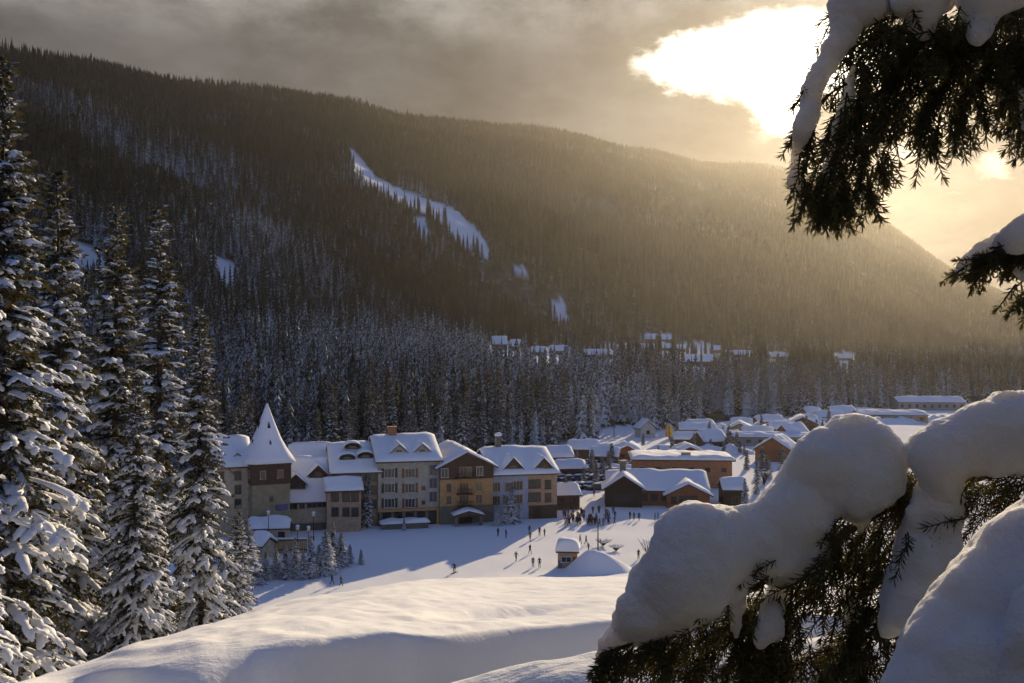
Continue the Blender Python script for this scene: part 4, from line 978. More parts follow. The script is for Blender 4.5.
# ------------------------------------------------------------------ people
def skin_body(J, E, root=0):
    me = bpy.data.meshes.new('b'); me.from_pydata([j[:3] for j in J], E, []); o = bpy.data.objects.new('b', me); COL.objects.link(o)
    md = o.modifiers.new('s', 'SKIN'); me.skin_vertices or None
    if not me.skin_vertices:
        bm = bmesh.new(); bm.from_mesh(me); bm.verts.layers.skin.verify(); bm.to_mesh(me); bm.free()
    for i, j in enumerate(J): me.skin_vertices[0].data[i].radius = (j[3], j[4] if len(j) > 4 else j[3]); me.skin_vertices[0].data[i].use_root = (i == root)
    o.modifiers.new('u', 'SUBSURF').levels = 1
    dg = bpy.context.evaluated_depsgraph_get(); ev = o.evaluated_get(dg); r = bpy.data.meshes.new_from_object(ev); bpy.data.objects.remove(o); bpy.data.meshes.remove(me)
    return r
def person_mesh(pose):
    if pose == 'stand':
        arms = [(.22, 0, 1.42, .055), (.28, .02, 1.15, .045), (.27, -.08, .92, .038), (.27, -.11, .84, .04), (-.22, 0, 1.42, .055), (-.29, .03, 1.16, .045), (-.25, -.12, .95, .038), (-.24, -.16, .88, .04)]
        legs = [(.1, 0, .88, .095), (.11, -.01, .48, .065), (.12, .02, .1, .05), (.12, -.1, .05, .045), (-.1, 0, .88, .095), (-.12, .0, .48, .065), (-.13, .02, .1, .05), (-.14, -.1, .05, .045)]; lean = 0
    elif pose == 'walk':
        arms = [(.22, 0, 1.42, .055), (.27, .13, 1.17, .045), (.26, .16, .95, .038), (.26, .15, .87, .04), (-.22, 0, 1.42, .055), (-.27, -.12, 1.18, .045), (-.25, -.28, 1.0, .038), (-.24, -.34, .95, .04)]
        legs = [(.1, 0, .88, .095), (.11, -.15, .5, .065), (.11, -.22, .1, .05), (.11, -.33, .06, .045), (-.1, 0, .88, .095), (-.11, .08, .48, .065), (-.11, .3, .13, .05), (-.11, .22, .06, .045)]; lean = -.03
    else:
        arms = [(.22, -.1, 1.3, .055), (.36, -.12, 1.1, .045), (.38, -.36, 1.02, .038), (.38, -.42, 1.0, .04), (-.22, -.1, 1.3, .055), (-.36, -.12, 1.1, .045), (-.38, -.36, 1.02, .038), (-.38, -.42, 1.0, .04)]
        legs = [(.11, .06, .82, .095), (.14, -.14, .46, .068), (.13, .02, .1, .052), (.13, -.1, .06, .048), (-.11, .06, .82, .095), (-.14, -.14, .46, .068), (-.13, .02, .1, .052), (-.13, -.1, .06, .048)]; lean = -.14
    dz_ = -.06 if pose == 'ski' else 0
    J = [(0, .03 if pose == 'ski' else 0, .94+dz_, .135, .10), (0, lean*.5, 1.2+dz_, .15, .105), (0, lean, 1.42+dz_, .15, .10), (0, lean, 1.53+dz_, .06), (0, lean-.01, 1.62+dz_, .088, .10), (0, lean-.01, 1.71+dz_, .085, .095), (0, lean-.11, 1.63+dz_, .022)]+arms+legs
    E = [(0, 1), (1, 2), (2, 3), (3, 4), (4, 5), (4, 6), (2, 7), (7, 8), (8, 9), (9, 10), (2, 11), (11, 12), (12, 13), (13, 14), (0, 15), (15, 16), (16, 17), (17, 18), (0, 19), (19, 20), (20, 21), (21, 22)]
    me = skin_body(J, E)
    mi = []
    for f in me.polygons:
        c = f.center
        if c.z > 1.66+dz_ or (c.z > 1.55+dz_ and c.y > lean+.0): mi.append(3)
        elif c.z > 1.52+dz_: mi.append(2)
        elif c.z < .13: mi.append(4)
        elif c.z < .9+dz_ and abs(c.x) < .2: mi.append(1)
        else: mi.append(0)
    return me, mi
PM = {p: person_mesh(p) for p in ('stand', 'walk', 'ski')}
CLOTH = {k: m_plain('cloth_'+k, c, .9, .15, 6) for k, c in dict(black=(.018, .018, .02), navy=(.02, .03, .07), red=(.22, .025, .02), brown=(.06, .035, .025), green=(.03, .06, .03), grey=(.10, .10, .105), blue=(.03, .09, .22), orange=(.4, .12, .02), white=(.5, .5, .5)).items()}
PCACHE = {}
def person(u, v, pose, jacket, trousers, face, label, group=None, skis=False, d=None, hat='black', sc=1.0):
    key = (pose, jacket, trousers, hat)
    if key not in PCACHE:
        me, mi = PM[pose]; me = me.copy(); me.materials.clear()
        for q in (CLOTH[jacket], CLOTH[trousers], M['skin'], CLOTH[hat], CLOTH['black']): me.materials.append(q)
        me.polygons.foreach_set('material_index', np.array(mi, np.int32)); me.polygons.foreach_set('use_smooth', np.ones(len(mi), bool)); PCACHE[key] = me
    d = d or gd(v); x = gx(u, d); o = mobj('person', PCACHE[key]); o.location = (x, d, hz(x, d)); o.rotation_euler = (0, 0, face); o.scale = (sc,)*3
    tag(o, label, 'person', group)
    if skis:
        for sx in (-1, 1):
            mb = MB(); mb.tube([(sx*.13, .75, .03), (sx*.13, -.75, .03), (sx*.13, -.95, .12)], [.045, .05, .03], 4); mb.build('ski', CLOTH['red'], o)
            mb = MB(); mb.tube([(sx*.38, -.42, 1.05), (sx*.5, .25, .05)], .014, 4); mb.build('ski_pole', M['black_metal'], o)
PI = math.pi
person(454.5, 573, 'ski', 'black', 'black', -.5, 'lone dark skier gliding over the sunlit snow at the edge of the shade', skis=True)
person(516, 562, 'walk', 'brown', 'black', 2.5, 'person in brown walking alone on the sunlit snow, left of the trio'); person(530, 554, 'walk', 'brown', 'black', .6, 'person in a brown jacket, uphill one of the group on the sunlit wedge')
person(533, 567.5, 'stand', 'black', 'navy', .2, 'person in black standing left of the close pair near the booth'); person(539.5, 568, 'stand', 'navy', 'black', -.4, 'person in navy standing right of the close pair near the booth', hat='grey')
person(498, 537, 'stand', 'black', 'black', 1.0, 'person in black standing in the shade below the spruce clump'); person(506, 538.5, 'stand', 'navy', 'navy', 2.0, 'person in navy blue standing in the shade right of the spruce clump')
person(529.5, 534, 'stand', 'black', 'grey', .3, 'farther of two people in line, mid-shade before the tan wing'); person(530.2, 541, 'walk', 'navy', 'black', 3.0, 'nearer of two people in line, mid-shade before the tan wing')
person(539.5, 536, 'stand', 'black', 'black', 2.6, 'taller of the pair in the shade before the tan wing', sc=1.05); person(544.5, 536.5, 'stand', 'green', 'black', .9, 'shorter of the pair in the shade before the tan wing', sc=.88)
person(565, 528, 'stand', 'red', 'black', 1.6, 'person in red at the tip of the sunlit snow strip'); person(580, 544, 'walk', 'black', 'brown', 1.2, 'person in black walking uphill right of the booth'); person(586, 545, 'walk', 'brown', 'black', 1.0, 'person in brown walking just right of the booth')
person(588.5, 553, 'walk', 'navy', 'black', 2.0, 'person half hidden by the top of the snow mound'); person(638.5, 560, 'stand', 'black', 'black', .5, 'person in black at the right end of the sunlit strip by the big bough')
person(639, 521, 'stand', 'navy', 'black', .2, 'person in navy standing alone before the lodge front'); person(630, 520, 'stand', 'black', 'brown', .8, 'left one of two people beneath the left lodge gable'); person(634, 520.5, 'stand', 'grey', 'black', -.8, 'right one of two people beneath the left lodge gable', hat='white')
person(655, 521, 'stand', 'black', 'black', 1.2, 'person in black of the pair beside the right lodge gable'); person(658, 520, 'stand', 'blue', 'black', 1.2, 'person in blue of the pair beside the right lodge gable'); person(594, 497, 'walk', 'navy', 'black', .4, 'person walking up the snowy ramp toward the parked cars')
person(332, 586.5, 'walk', 'black', 'black', PI*.5, 'left one of two dark walkers by the thicket', d=gd(585)); person(341, 588, 'walk', 'brown', 'black', PI*.55, 'right one of two dark walkers by the thicket', d=gd(587))
person(553, 530, 'stand', 'black', 'navy', .4, 'person in black alone between the tan wing and the crowd', d=205)
rp = random.Random(12)
for k in range(58):
    u = rp.uniform(563, 616); v = rp.choice([514, 517, 520, 522, 524, 526])+rp.uniform(-1, 1); d = gd(v)
    person(u, v, rp.choice(['stand', 'stand', 'walk']), rp.choice(['black', 'black', 'navy', 'brown', 'red', 'grey', 'green', 'blue']), rp.choice(['black', 'black', 'brown', 'grey']), rp.uniform(0, 6.28),
           'person in winter clothes standing in the crowd between the hotel and the lodge', 'crowd between the hotel and the lodge', d=d, hat=rp.choice(['black', 'red', 'grey', 'white', 'blue']))
for u, lab in ((585, 'left one of the two people in red by the far sheds'), (590, 'right one of the two people in red by the far sheds')):
    person(u, 0, 'stand', 'red', 'black', .3, lab, d=322)
# ------------------------------------------------------------------ snow-laden boughs close to the viewpoint
def poly_dist(px, py, P):
    d = np.full(px.shape, 1e9)
    for i in range(len(P)):
        (x1, y1), (x2, y2) = P[i-1], P[i]; dx_, dy_ = x2-x1, y2-y1
        t = np.clip(((px-x1)*dx_+(py-y1)*dy_)/(dx_*dx_+dy_*dy_+1e-9), 0, 1); d = np.minimum(d, np.hypot(px-x1-t*dx_, py-y1-t*dy_))
    return d
def roughen(P, amp, seed, step=7.0):
    out = []
    for i in range(len(P)):
        (x1, y1), (x2, y2) = P[i], P[(i+1) % len(P)]; L = math.hypot(x2-x1, y2-y1); n = max(1, int(L/step))
        for k in range(n):
            t = k/n; x, y = x1+(x2-x1)*t, y1+(y2-y1)*t
            q = mnoise.noise(Vector((x*.07, y*.07, seed)))*1.0+mnoise.noise(Vector((x*.2, y*.2, seed+4)))*.7; nx_, ny_ = (y2-y1)/(L+1e-6), -(x2-x1)/(L+1e-6)
            out.append((x+nx_*q*amp, y+ny_*q*amp))
    return out
def grow_snow(polys, depth, name, parent, stride=5, rmax=46, vox=.006, seed=0, und=.05, fat=1.0, mname='bough_snow', lump=.007, rough=3.0):
    """pillowy snow with real thickness: balls packed inside each outline (survey points at the bough's own distance), fused and smoothed"""
    mb = MB(); rnd = random.Random(seed)
    for P, off in polys:
        P = roughen(P, rough, seed)
        us = [p[0] for p in P]; vs_ = [p[1] for p in P]
        gu, gv = np.meshgrid(np.arange(min(us), max(us), stride), np.arange(min(vs_), max(vs_), stride)); gu = gu.ravel()+.5; gv = gv.ravel()+.5
        k = in_poly(gu, gv, P); gu, gv = gu[k], gv[k]; dd = poly_dist(gu, gv, P)
        for u, v, r in zip(gu, gv, dd):
            if r < 2.5: continue
            r = min(r, rmax*(1+.5*mnoise.noise(Vector((u*.03, v*.03, seed+9)))))
            dep = depth+off+und*mnoise.noise(Vector((u*.022, v*.022, seed*3.3)))*2
            c = at(u, v, dep); rr = r*dep/F
            mb.blob(c, (rr, rr*fat, rr), 0, 0, sub=1 if r < 14 else 2)
    me = mb.mesh('raw', []); o = bpy.data.objects.new('raw', me); COL.objects.link(o)
    m1 = o.modifiers.new('r', 'REMESH'); m1.mode = 'VOXEL'; m1.voxel_size = vox; m1.adaptivity = 0
    m2 = o.modifiers.new('s', 'SMOOTH'); m2.factor = .5; m2.iterations = 4
    ev = o.evaluated_get(bpy.context.evaluated_depsgraph_get()); r = bpy.data.meshes.new_from_object(ev)
    bpy.data.objects.remove(o); bpy.data.meshes.remove(me)
    n = len(r.vertices); co = np.empty(n*3, np.float32); r.vertices.foreach_get('co', co); no = np.empty(n*3, np.float32); r.vertices.foreach_get('normal', no)
    co = co.reshape(-1, 3); no = no.reshape(-1, 3)
    for i in range(n):
        p = Vector(co[i]); q = mnoise.noise(p*8+Vector((seed, 0, 0)))*1.6+mnoise.noise(p*22)*.75+(.5-abs(mnoise.noise(p*14+Vector((4, seed, 0)))))*.9+mnoise.noise(p*60)*.34+mnoise.noise(p*130)*.2
        co[i] += no[i]*lump*q
    r.vertices.foreach_set('co', co.ravel()); r.materials.clear(); r.materials.append(M[mname]); r.polygons.foreach_set('use_smooth', np.ones(len(r.polygons), bool)); r.polygons.foreach_set('material_index', np.zeros(len(r.polygons), np.int32))
    r.update(); return mobj(name, r, parent)
class Twigs:
    def __init__(s, seed): s.r = random.Random(seed); s.st = MB(); s.q = []
    def twig(s, p, d, ln, nl=.024, dens=420, w=.0014, thick=.0022, bend=.25):
        r = s.r; d = d.normalized(); p = Vector(p); pts = [p.copy()]; q = p.copy(); dd = d.copy(); n = 5
        for k in range(n): dd = (dd+Vector((0, 0, -bend/n))+Vector((r.gauss(0, .05), r.gauss(0, .05), r.gauss(0, .05)))).normalized(); q = q+dd*(ln/n); pts.append(q.copy())
        s.st.tube(pts, [thick*(1-.6*k/n) for k in range(n+1)], 4)
        N_ = int(ln*dens); ph = r.random()*6.28; up = Vector((r.gauss(0, 1), r.gauss(0, 1), r.gauss(0, 1))).normalized()
        for k in range(N_):         # needles spiral along the twig, leaning towards its tip
            t = (k+r.random()*.6)/N_*n; i = min(n-1, int(t)); a = pts[i].lerp(pts[i+1], t-i); tg = (pts[i+1]-pts[i]).normalized()
            e1 = tg.cross(up).normalized(); e2 = tg.cross(e1); an = ph+k*2.4+r.gauss(0, .25); sd = e1*math.cos(an)+e2*math.sin(an)
            dv = (tg*r.uniform(.55, .85)+sd*r.uniform(.75, 1)).normalized(); s.nd(a, dv, nl*r.uniform(.8, 1.1)*(1-.25*t/n), w)
        for k in range(7): s.nd(pts[-1], (dd+Vector((r.gauss(0, .45), r.gauss(0, .45), r.gauss(0, .45)))).normalized(), nl*r.uniform(.7, 1), w)
        return pts
    def nd(s, a, dv, l, w):
        r = s.r; sd = dv.cross(Vector((r.gauss(0, 1), r.gauss(0, 1), r.gauss(0, 1)))).normalized()*w; b = a+dv*l; m = a.lerp(b, .55)+Vector((0, 0, -l*.03))
        s.q += [a-sd*.6, a+sd*.6, m+sd, b, m-sd]
    def build(s, parent, mname='bough_needles'):
        s.st.build('branch', M['bark'], parent)
        v = np.array([tuple(q) for q in s.q], np.float32); f = np.arange(len(v)).reshape(-1, 5)
        mobj('needles', np_mesh('needles', v, f, [M[mname]]), parent)
def fill_twigs(T, P, depth, spread, n, dirn, jit, ln, seed, **kw):
    """twigs rooted through the volume behind an outline"""
    r = random.Random(seed); us = [p[0] for p in P]; vs_ = [p[1] for p in P]; k = 0
    while k < n:
        u, v = r.uniform(min(us), max(us)), r.uniform(min(vs_), max(vs_))
        if not in_poly(np.array([u]), np.array([v]), P)[0]: continue
        k += 1; d = depth+r.uniform(-spread, spread)
        dv = Vector(dirn(u, v))+Vector((r.gauss(0, jit), r.gauss(0, jit), r.gauss(0, jit)))
        T.twig(at(u, v, d), dv, ln*r.uniform(.6, 1.3), **kw)
def side_branch(T, pts, depths, rad):
    P = [at(u, v, d) for (u, v), d in zip(pts, depths)]; n = len(P); T.st.tube(P, [rad*(1-.75*k/(n-1)) for k in range(n)], 8)

# lower bough: two fused masses with fingers, needles below
o = empty('snowy_bough', at(1000, 480, 2.5), 0, 'big drooping conifer bough under thick rounded snow, filling the lower right over the village', 'branch', 'snow-laden boughs close by')
INV = Matrix.Translation(-o.location)
def into(parent):           # parts are modelled in world space; hang them under the bough's Empty
    for c in parent.children: c.matrix_parent_inverse = Matrix.Translation(-Vector(parent.location))
A1 = [(592, 658), (596, 640), (603, 627), (621, 599), (630, 576), (644, 549), (656, 526), (669, 511), (695, 505), (731, 506), (754, 500), (772, 481), (795, 449), (818, 429), (837, 418), (855, 414), (878, 418), (896, 431), (909, 446),
      (912, 462), (905, 470), (908, 490), (893, 500), (878, 508), (868, 522), (860, 536), (852, 522), (840, 516), (830, 522), (832, 545), (812, 578), (796, 586), (786, 598), (783, 640), (776, 650), (770, 643), (760, 652), (753, 640), (757, 612), (768, 585), (756, 578), (748, 590),
      (744, 625), (738, 641), (729, 638), (724, 614), (704, 618), (676, 632), (649, 645), (620, 652), (604, 662)]
A2 = [(903, 448), (919, 431), (947, 417), (979, 399), (1006, 390), (1060, 384), (1090, 420), (1075, 478), (1024, 478), (990, 480), (965, 478), (966, 510), (962, 553), (942, 583), (912, 628), (892, 643), (881, 640), (879, 617), (886, 581), (896, 549), (909, 512), (922, 482), (912, 466)]
A3 = [(842, 598), (858, 592), (864, 610), (856, 628), (845, 622)]
A4 = [(700, 600), (722, 596), (724, 620), (706, 626)]
A5 = [(668, 640), (690, 628), (700, 640), (680, 655)]
grow_snow([(A1, 0), (A2, -.08), (A3, .10), (A5, .02)], 2.4, 'snow', o, seed=1, lump=.0085, rough=4.5, vox=.005)
T = Twigs(3)
side_branch(T, [(1100, 430), (1000, 470), (900, 500), (800, 560), (700, 620), (600, 655)], [2.5, 2.48, 2.45, 2.42, 2.4, 2.38], .016)
side_branch(T, [(930, 490), (880, 560), (850, 640), (830, 700)], [2.46, 2.5, 2.52, 2.55], .008); side_branch(T, [(820, 550), (780, 620), (750, 690)], [2.43, 2.46, 2.5], .007)
DK = [(745, 588), (790, 572), (822, 540), (832, 512), (872, 500), (908, 468), (926, 470), (914, 520), (894, 590), (884, 640), (872, 655), (835, 655), (825, 590), (800, 620), (790, 655), (750, 660), (735, 640)]
fill_twigs(T, DK, 2.5, .13, 270, lambda u, v: (-.35, -.1, -1), .4, .10, 5, nl=.03, w=.0018, dens=340)
DK2 = [(600, 654), (650, 640), (700, 616), (745, 600), (800, 630), (880, 640), (880, 660), (800, 668), (720, 660), (660, 662), (612, 664)]
fill_twigs(T, DK2, 2.44, .09, 150, lambda u, v: (-.6, -.2, -.65), .36, .085, 6, nl=.034, w=.0019, dens=330)
fill_twigs(T, [(596, 650), (640, 640), (690, 622), (700, 640), (640, 662), (604, 664)], 2.36, .04, 46, lambda u, v: (-.5, -.45, -.55), .3, .06, 16, nl=.034, w=.0019, dens=330)
fill_twigs(T, [(740, 655), (880, 650), (880, 690), (740, 690)], 2.5, .1, 50, lambda u, v: (-.3, -.1, -1), .4, .09, 7, nl=.036, w=.0019, dens=320)
fill_twigs(T, [(655, 655), (740, 650), (740, 672), (660, 672)], 2.5, .08, 26, lambda u, v: (-.2, -.1, -1), .35, .075, 17, nl=.034, w=.0019, dens=330)
fill_twigs(T, [(902, 464), (922, 464), (918, 486), (906, 490)], 2.44, .05, 24, lambda u, v: (-.7, -.4, -.4), .4, .05, 8)
fill_twigs(T, [(968, 474), (1050, 470), (1050, 506), (985, 512), (965, 540), (958, 560)], 2.36, .07, 70, lambda u, v: (-.7, -.35, -.35), .35, .07, 9, nl=.032, w=.0014)
fill_twigs(T, [(745, 560), (775, 552), (780, 572), (752, 584)], 2.335, .03, 16, lambda u, v: (-.8, -.3, -.25), .3, .05, 19)
fill_twigs(T, [(828, 520), (845, 514), (858, 535), (838, 550)], 2.36, .04, 22, lambda u, v: (-.5, -.3, -.6), .35, .05, 20)
fill_twigs(T, [(650, 628), (720, 600), (745, 600), (735, 630), (690, 634), (655, 642)], 2.30, .03, 16, lambda u, v: (-.6, -.4, -.6), .3, .045, 41, nl=.03, w=.0014)
fill_twigs(T, [(800, 570), (826, 545), (835, 550), (812, 585)], 2.31, .03, 9, lambda u, v: (-.5, -.4, -.6), .3, .045, 42, nl=.03, w=.0014)
fill_twigs(T, [(892, 560), (905, 530), (912, 535), (900, 575)], 2.27, .02, 6, lambda u, v: (-.5, -.4, -.5), .3, .035, 43, nl=.028, w=.0013)
fill_twigs(T, [(885, 600), (925, 590), (935, 640), (890, 690)], 2.45, .08, 60, lambda u, v: (-.3, -.1, -1), .4, .09, 21)
T.build(o); into(o)
# front bough: smooth shoulder of snow nearest the lens
o = empty('snowy_bough', at(1060, 640, 1.5), 0, 'smooth sloping shoulder of snow at the lower right corner, nearest of the boughs', 'branch', 'snow-laden boughs close by')
B1 = [(868, 720), (885, 683), (897, 650), (919, 613), (947, 576), (979, 540), (1006, 512), (1040, 492), (1120, 480), (1140, 760), (860, 780)]
B2 = [(1002, 690), (1005, 640), (1012, 606), (1024, 586), (1060, 560), (1090, 600), (1080, 720), (1010, 730)]
grow_snow([(B1, 0), (B2, -.13)], 1.5, 'snow', o, stride=7, rmax=75, vox=.005, seed=4, und=.02, lump=.007)
T = Twigs(8); side_branch(T, [(1200, 560), (1080, 640), (980, 700), (890, 760)], [1.56, 1.56, 1.55, 1.54], .012)
fill_twigs(T, [(900, 690), (1100, 690), (1100, 760), (880, 760)], 1.6, .05, 60, lambda u, v: (-.5, -.1, -.8), .35, .08, 3)
T.build(o); into(o)
# upper bough: hanging over the sun
o = empty('snowy_bough', at(1040, -40, 2.0), 0, 'dark conifer bough hanging from the top right corner in front of the bright sun gap', 'branch', 'snow-laden boughs close by')
C1 = [(832, -40), (834, 8), (828, 34), (814, 60), (802, 82), (796, 112), (790, 150), (789, 180), (794, 196), (803, 188), (808, 160), (816, 128), (824, 96), (836, 72), (850, 48), (860, 24), (884, 12), (892, -40)]
C2 = [(848, 62), (840, 100), (830, 138), (819, 176), (825, 186), (834, 166), (843, 128), (855, 84), (862, 58)]
C3 = [(886, -30), (892, 8), (902, 18), (912, 32), (922, 40), (932, 36), (940, 22), (950, 8), (960, -30)]; C4 = [(952, -30), (958, 8), (964, 26), (970, 44), (980, 48), (988, 34), (996, 16), (1010, 8), (1030, 2), (1040, -30)]
C5 = [(1012, 86), (1030, 84), (1034, 126), (1022, 136), (1016, 112)]; C6 = [(876, 60), (892, 52), (900, 66), (888, 90), (878, 84)]; C7 = [(936, 64), (952, 58), (958, 76), (946, 96), (938, 84)]; C8 = [(990, 40), (1010, 34), (1018, 52), (1004, 66)]
grow_snow([(C1, 0), (C2, .02), (C3, -.04), (C4, -.05), (C5, -.02)], 1.95, 'snow', o, stride=3, vox=.0045, seed=7, rmax=22, lump=.008, und=.03, rough=3.5)
T = Twigs(12)
fill_twigs(T, [(880, 4), (1030, 0), (1030, 40), (985, 66), (915, 56), (884, 24)], 1.9, .03, 34, lambda u, v: (-.4, -.3, -.9), .35, .05, 66, nl=.026, w=.0015)
side_branch(T, [(1120, -40), (1000, 20), (920, 60), (860, 110), (815, 190)], [2.05, 2.03, 2.0, 1.99, 1.98], .013)
side_branch(T, [(980, 30), (940, 90), (915, 150)], [2.02, 2.03, 2.04], .006); side_branch(T, [(1080, 0), (1030, 70), (1012, 140)], [2.04, 2.03, 2.02], .006); side_branch(T, [(900, 70), (870, 140), (850, 205)], [2.0, 2.0, 2.0], .005)
E1 = [(830, 80), (860, 60), (920, 40), (985, 30), (975, 80), (950, 100), (930, 118), (905, 118), (885, 140), (878, 165), (862, 180), (838, 188), (812, 190), (826, 140)]
fill_twigs(T, [(800, 90), (812, 66), (826, 60), (820, 110), (806, 180), (792, 190), (792, 140)], 1.965, .025, 44, lambda u, v: (-.35, -.2, -1), .25, .04, 55, nl=.022, w=.0015)
fill_twigs(T, E1, 2.03, .1, 200, lambda u, v: (-.35, -.1, -1), .33, .075, 3, nl=.028, w=.0015)
fill_twigs(T, [(850, 20), (985, 10), (985, 45), (920, 60), (860, 66)], 1.99, .06, 110, lambda u, v: (-.5, -.2, -.8), .4, .07, 33, nl=.028, w=.0015)
fill_twigs(T, [(800, 185), (870, 180), (880, 150), (890, 150), (872, 192), (850, 204), (806, 200)], 2.0, .06, 70, lambda u, v: (-.1+(u-835)/160, -.1, -1), .3, .055, 4, nl=.026, w=.0015)
fill_twigs(T, [(905, 110), (940, 100), (985, 70), (992, 110), (975, 132), (955, 130), (930, 142), (915, 140)], 2.03, .07, 52, lambda u, v: (-.1, -.1, -1), .4, .065, 5, nl=.028, w=.0015)
fill_twigs(T, [(985, 0), (1060, 0), (1060, 60), (1000, 60), (985, 40)], 2.03, .1, 90, lambda u, v: (-.4, -.1, -.9), .4, .08, 6, nl=.028, w=.0015)
fill_twigs(T, [(1000, 60), (1060, 50), (1060, 130), (1020, 130), (1006, 110)], 2.0, .08, 60, lambda u, v: (-.25, -.1, -1), .35, .07, 7, nl=.028, w=.0015)
fill_twigs(T, [(830, 0), (985, 0), (985, 30), (880, 45), (840, 60)], 2.06, .05, 60, lambda u, v: (-.5, .1, -.7), .4, .06, 8)
T.build(o); into(o)
# middle bough tip at the right edge
o = empty('snowy_bough', at(1060, 250, 1.9), 0, 'small pointed bough tip with a strip of snow at the right edge against pale sky', 'branch', 'snow-laden boughs close by')
D1 = [(949, 275), (960, 260), (974, 246), (992, 232), (1012, 226), (1010, 246), (990, 260), (972, 268), (955, 277)]; D2 = [(990, 250), (997, 234), (1009, 223), (1024, 214), (1080, 196), (1090, 240), (1040, 250), (1010, 254)]; D3 = [(1010, 272), (1020, 264), (1060, 258), (1060, 280), (1020, 282)]
grow_snow([(D1, 0), (D2, -.03), (D3, .02)], 1.85, 'snow', o, stride=3, vox=.004, seed=9, rmax=20, lump=.004)
T = Twigs(21); side_branch(T, [(1100, 220), (1020, 250), (985, 262), (950, 277)], [1.9, 1.88, 1.87, 1.86], .006)
fill_twigs(T, [(962, 270), (985, 254), (1030, 240), (1060, 250), (1010, 262), (970, 274)], 1.85, .035, 90, lambda u, v: (-.85, -.25, -.25), .2, .038, 3, nl=.018)
fill_twigs(T, [(966, 272), (1030, 256), (1035, 262), (972, 277)], 1.88, .02, 30, lambda u, v: (-.5, -.1, -.8), .2, .03, 4, nl=.016)
fill_twigs(T, [(1012, 280), (1060, 276), (1060, 300), (1018, 296)], 1.88, .03, 26, lambda u, v: (-.6, -.1, -.7), .3, .045, 5, nl=.02)
T.build(o); into(o)
# ------------------------------------------------------------------ air, sky, sun, camera
SUN = Vector(((862-512)/F, 1, (341.5-62)/F)).normalized()
def make_haze():
    m = bpy.data.materials.new('haze'); m.use_nodes = True; nt = m.node_tree; nt.nodes.clear()
    o = nt.nodes.new('ShaderNodeOutputMaterial'); p = nt.nodes.new('ShaderNodeVolumePrincipled')
    for k in ('Density Attribute', 'Color Attribute', 'Temperature Attribute'):
        if k in p.inputs: p.inputs[k].default_value = ''
    p.inputs['Color'].default_value = (.95, .91, .86, 1); p.inputs['Density'].default_value = HAZE_D; p.inputs['Anisotropy'].default_value = HAZE_G
    nt.links.new(p.outputs[0], o.inputs['Volume'])
    zt = ZMAX+45; zb = ZMIN-1
    mb = MB(); mb.box((0, 0, (zt+zb)/2), (9330, 9330, zt-zb))
    h = mb.build('haze', m); tag(h, 'pale haze filling the valley air', 'haze', kind='stuff')
HAZE_D, HAZE_G = 2.0e-5, .76
make_haze()

w = bpy.data.worlds.new('World'); SC.world = w; w.use_nodes = True; N.nt = w.node_tree
bg = w.node_tree.nodes['Background']; bg.inputs['Strength'].default_value = .1
sky = node('ShaderNodeTexSky', sky_type='NISHITA', sun_disc=False); sky.sun_elevation = math.asin(SUN.z); sky.sun_rotation = math.atan2(SUN.x, SUN.y)
sky.altitude = 1300; sky.air_density = 1.0; sky.dust_density = .6
tc = node('ShaderNodeTexCoord'); D = tc.outputs['Generated']
s = node('ShaderNodeSeparateXYZ'); lk(D, s.inputs[0]); dx, dy, dz = (N(q) for q in s.outputs)
dot = node('ShaderNodeVectorMath', operation='DOT_PRODUCT'); lk(D, dot.inputs[0]); dot.inputs[1].default_value = SUN
cs = N.math('MAXIMUM', N(dot.outputs['Value']), 0.0)
# cloud sheet coordinates (flat layer seen in perspective)
den = N.math('MAXIMUM', dz, 0.0)+.22
cx = node('ShaderNodeCombineXYZ'); lk(dx/den, cx.inputs[0]); lk(dy/den*.8, cx.inputs[1])
c1 = noise(cx.outputs[0], 1.6, 7, .58); c2 = noise(cx.outputs[0], 5.0, 5, .6)
gap = node('ShaderNodeCombineXYZ'); yy = N.math('MAXIMUM', dy, .02); X = dx/yy; Z = dz/yy
lk(X, gap.inputs[0]); lk(Z*1.6, gap.inputs[1])
wob = noise(gap.outputs[0], 9.0, 5, .6); wob2 = noise(gap.outputs[0], 20.0, 4, .6)
Xw = X+(wob-.5)*.10; Zw = Z+(wob2-.5)*.05
def opening(u, v, su, sv, k=1.0):
    a = (Xw-(u-512)/F)/(su/F); b = (Zw-(341.5-v)/F)/(sv/F)
    return N.math('EXPONENT', (a*a+b*b)*-1.0)*k
hole = None
for q in [(690, 66, 62, 24), (745, 55, 60, 34), (800, 45, 55, 42), (766, 100, 30, 42), (880, 60, 80, 40, .8)]:
    hole = opening(*q) if hole is None else hole+opening(*q)
minor = opening(905, 150, 26, 14)+opening(938, 132, 20, 14)+opening(987, 164, 26, 14, .9)+opening(950, 197, 34, 8, .45)
hole = hole*dy.step(.0, .2); minor = minor*dy.step(0, .2)
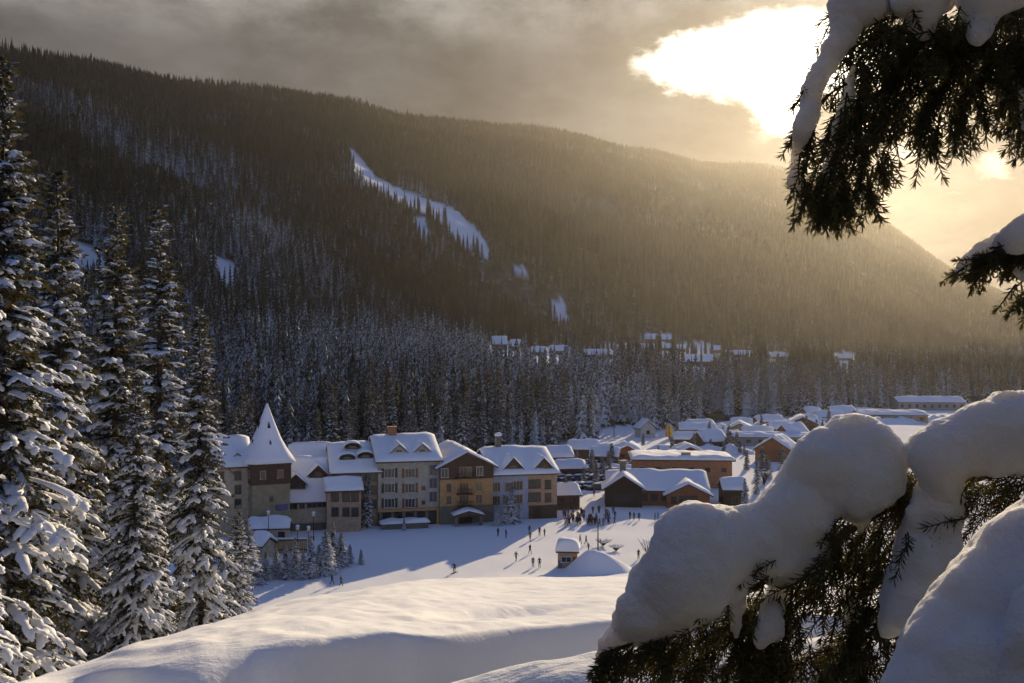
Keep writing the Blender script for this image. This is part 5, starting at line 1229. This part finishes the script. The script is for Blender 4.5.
# how closed the cloud is: a bank towards the sun, clearing overhead and behind
front = dy.step(.1, .75); low = 1.0-dz.step(.32, .6)
cover = ((front*low)*1.0+c1.step(.42, .62)*.55).clamp()
l1 = cs.pow(10.0); l2 = cs.pow(50.0); l3 = cs.pow(350.0)
tone = c1.step(.34, .66)*.55+c2.step(.32, .70)*.26+.42
def rgb(r, g, b):
    n = node('ShaderNodeCombineXYZ')
    for i, q in enumerate((r, g, b)):
        if isinstance(q, N): lk(q, n.inputs[i])
        else: n.inputs[i].default_value = q
    return N(n.outputs[0])
A0 = CLOUD_A if 'CLOUD_A' in globals() else 1.1
cr_ = tone*(A0*1.0+l1*.05+l2*.32+l3*.2); cg_ = tone*(A0*.93+l1*.045+l2*.27+l3*.16); cb_ = tone*(A0*.90+l1*.04+l2*.20+l3*.1)
top = (dz.step(.268, .315)*(c2.step(.32, .68)*.75+.25))*1.6
cloud = rgb(cr_+top, cg_+top*.95, cb_+top*.86)
skyc = node('ShaderNodeVectorMath', operation='MULTIPLY'); lk(sky.outputs[0], skyc.inputs[0]); skyc.inputs[1].default_value = (.28, .55, 1.02)
base = mixc(cover, skyc.outputs[0], cloud.s)
ho = hole.step(.34, 1.02); mi_ = minor.step(.35, 1.0)
glow = hole.step(.02, .6)
b2 = mixc(glow*.28, base, (3.3, 2.7, 1.9)); b3 = mixc(mi_, b2, (7.0, 6.0, 4.4)); b4 = mixc(ho, b3, (26, 24, 20))
lk(b4, bg.inputs['Color'])
sl = bpy.data.lights.new('sun', 'SUN'); sl.energy = 5.0; sl.angle = R(.53); sl.color = (1, .785, .49)
so = link(bpy.data.objects.new('sun', sl)); so.rotation_euler = SUN.to_track_quat('Z', 'Y').to_euler(); so.location = SUN*900

cam = bpy.data.cameras.new('camera'); co = link(bpy.data.objects.new('camera', cam)); co.location = (0, 0, CH); co.rotation_euler = (R(90), 0, 0)
cam.sensor_width = 36; cam.lens = 36*F/1024; cam.clip_start = .1; cam.clip_end = 20000; SC.camera = co
SC.render.resolution_x = 1024; SC.render.resolution_y = 683
SC.view_settings.view_transform = 'Standard'; SC.view_settings.look = 'None'; SC.view_settings.gamma = 1; SC.view_settings.use_curve_mapping = False
SC.view_settings.exposure = EXPO if 'EXPO' in globals() else .45
cy = SC.cycles; cy.use_denoising = True; cy.max_bounces = 6; cy.diffuse_bounces = 3; cy.glossy_bounces = 2; cy.transmission_bounces = 3; cy.volume_bounces = 1
cy.use_adaptive_sampling = True; cy.adaptive_threshold = .025; cy.sample_clamp_indirect = 4; cy.caustics_reflective = False; cy.caustics_refractive = False
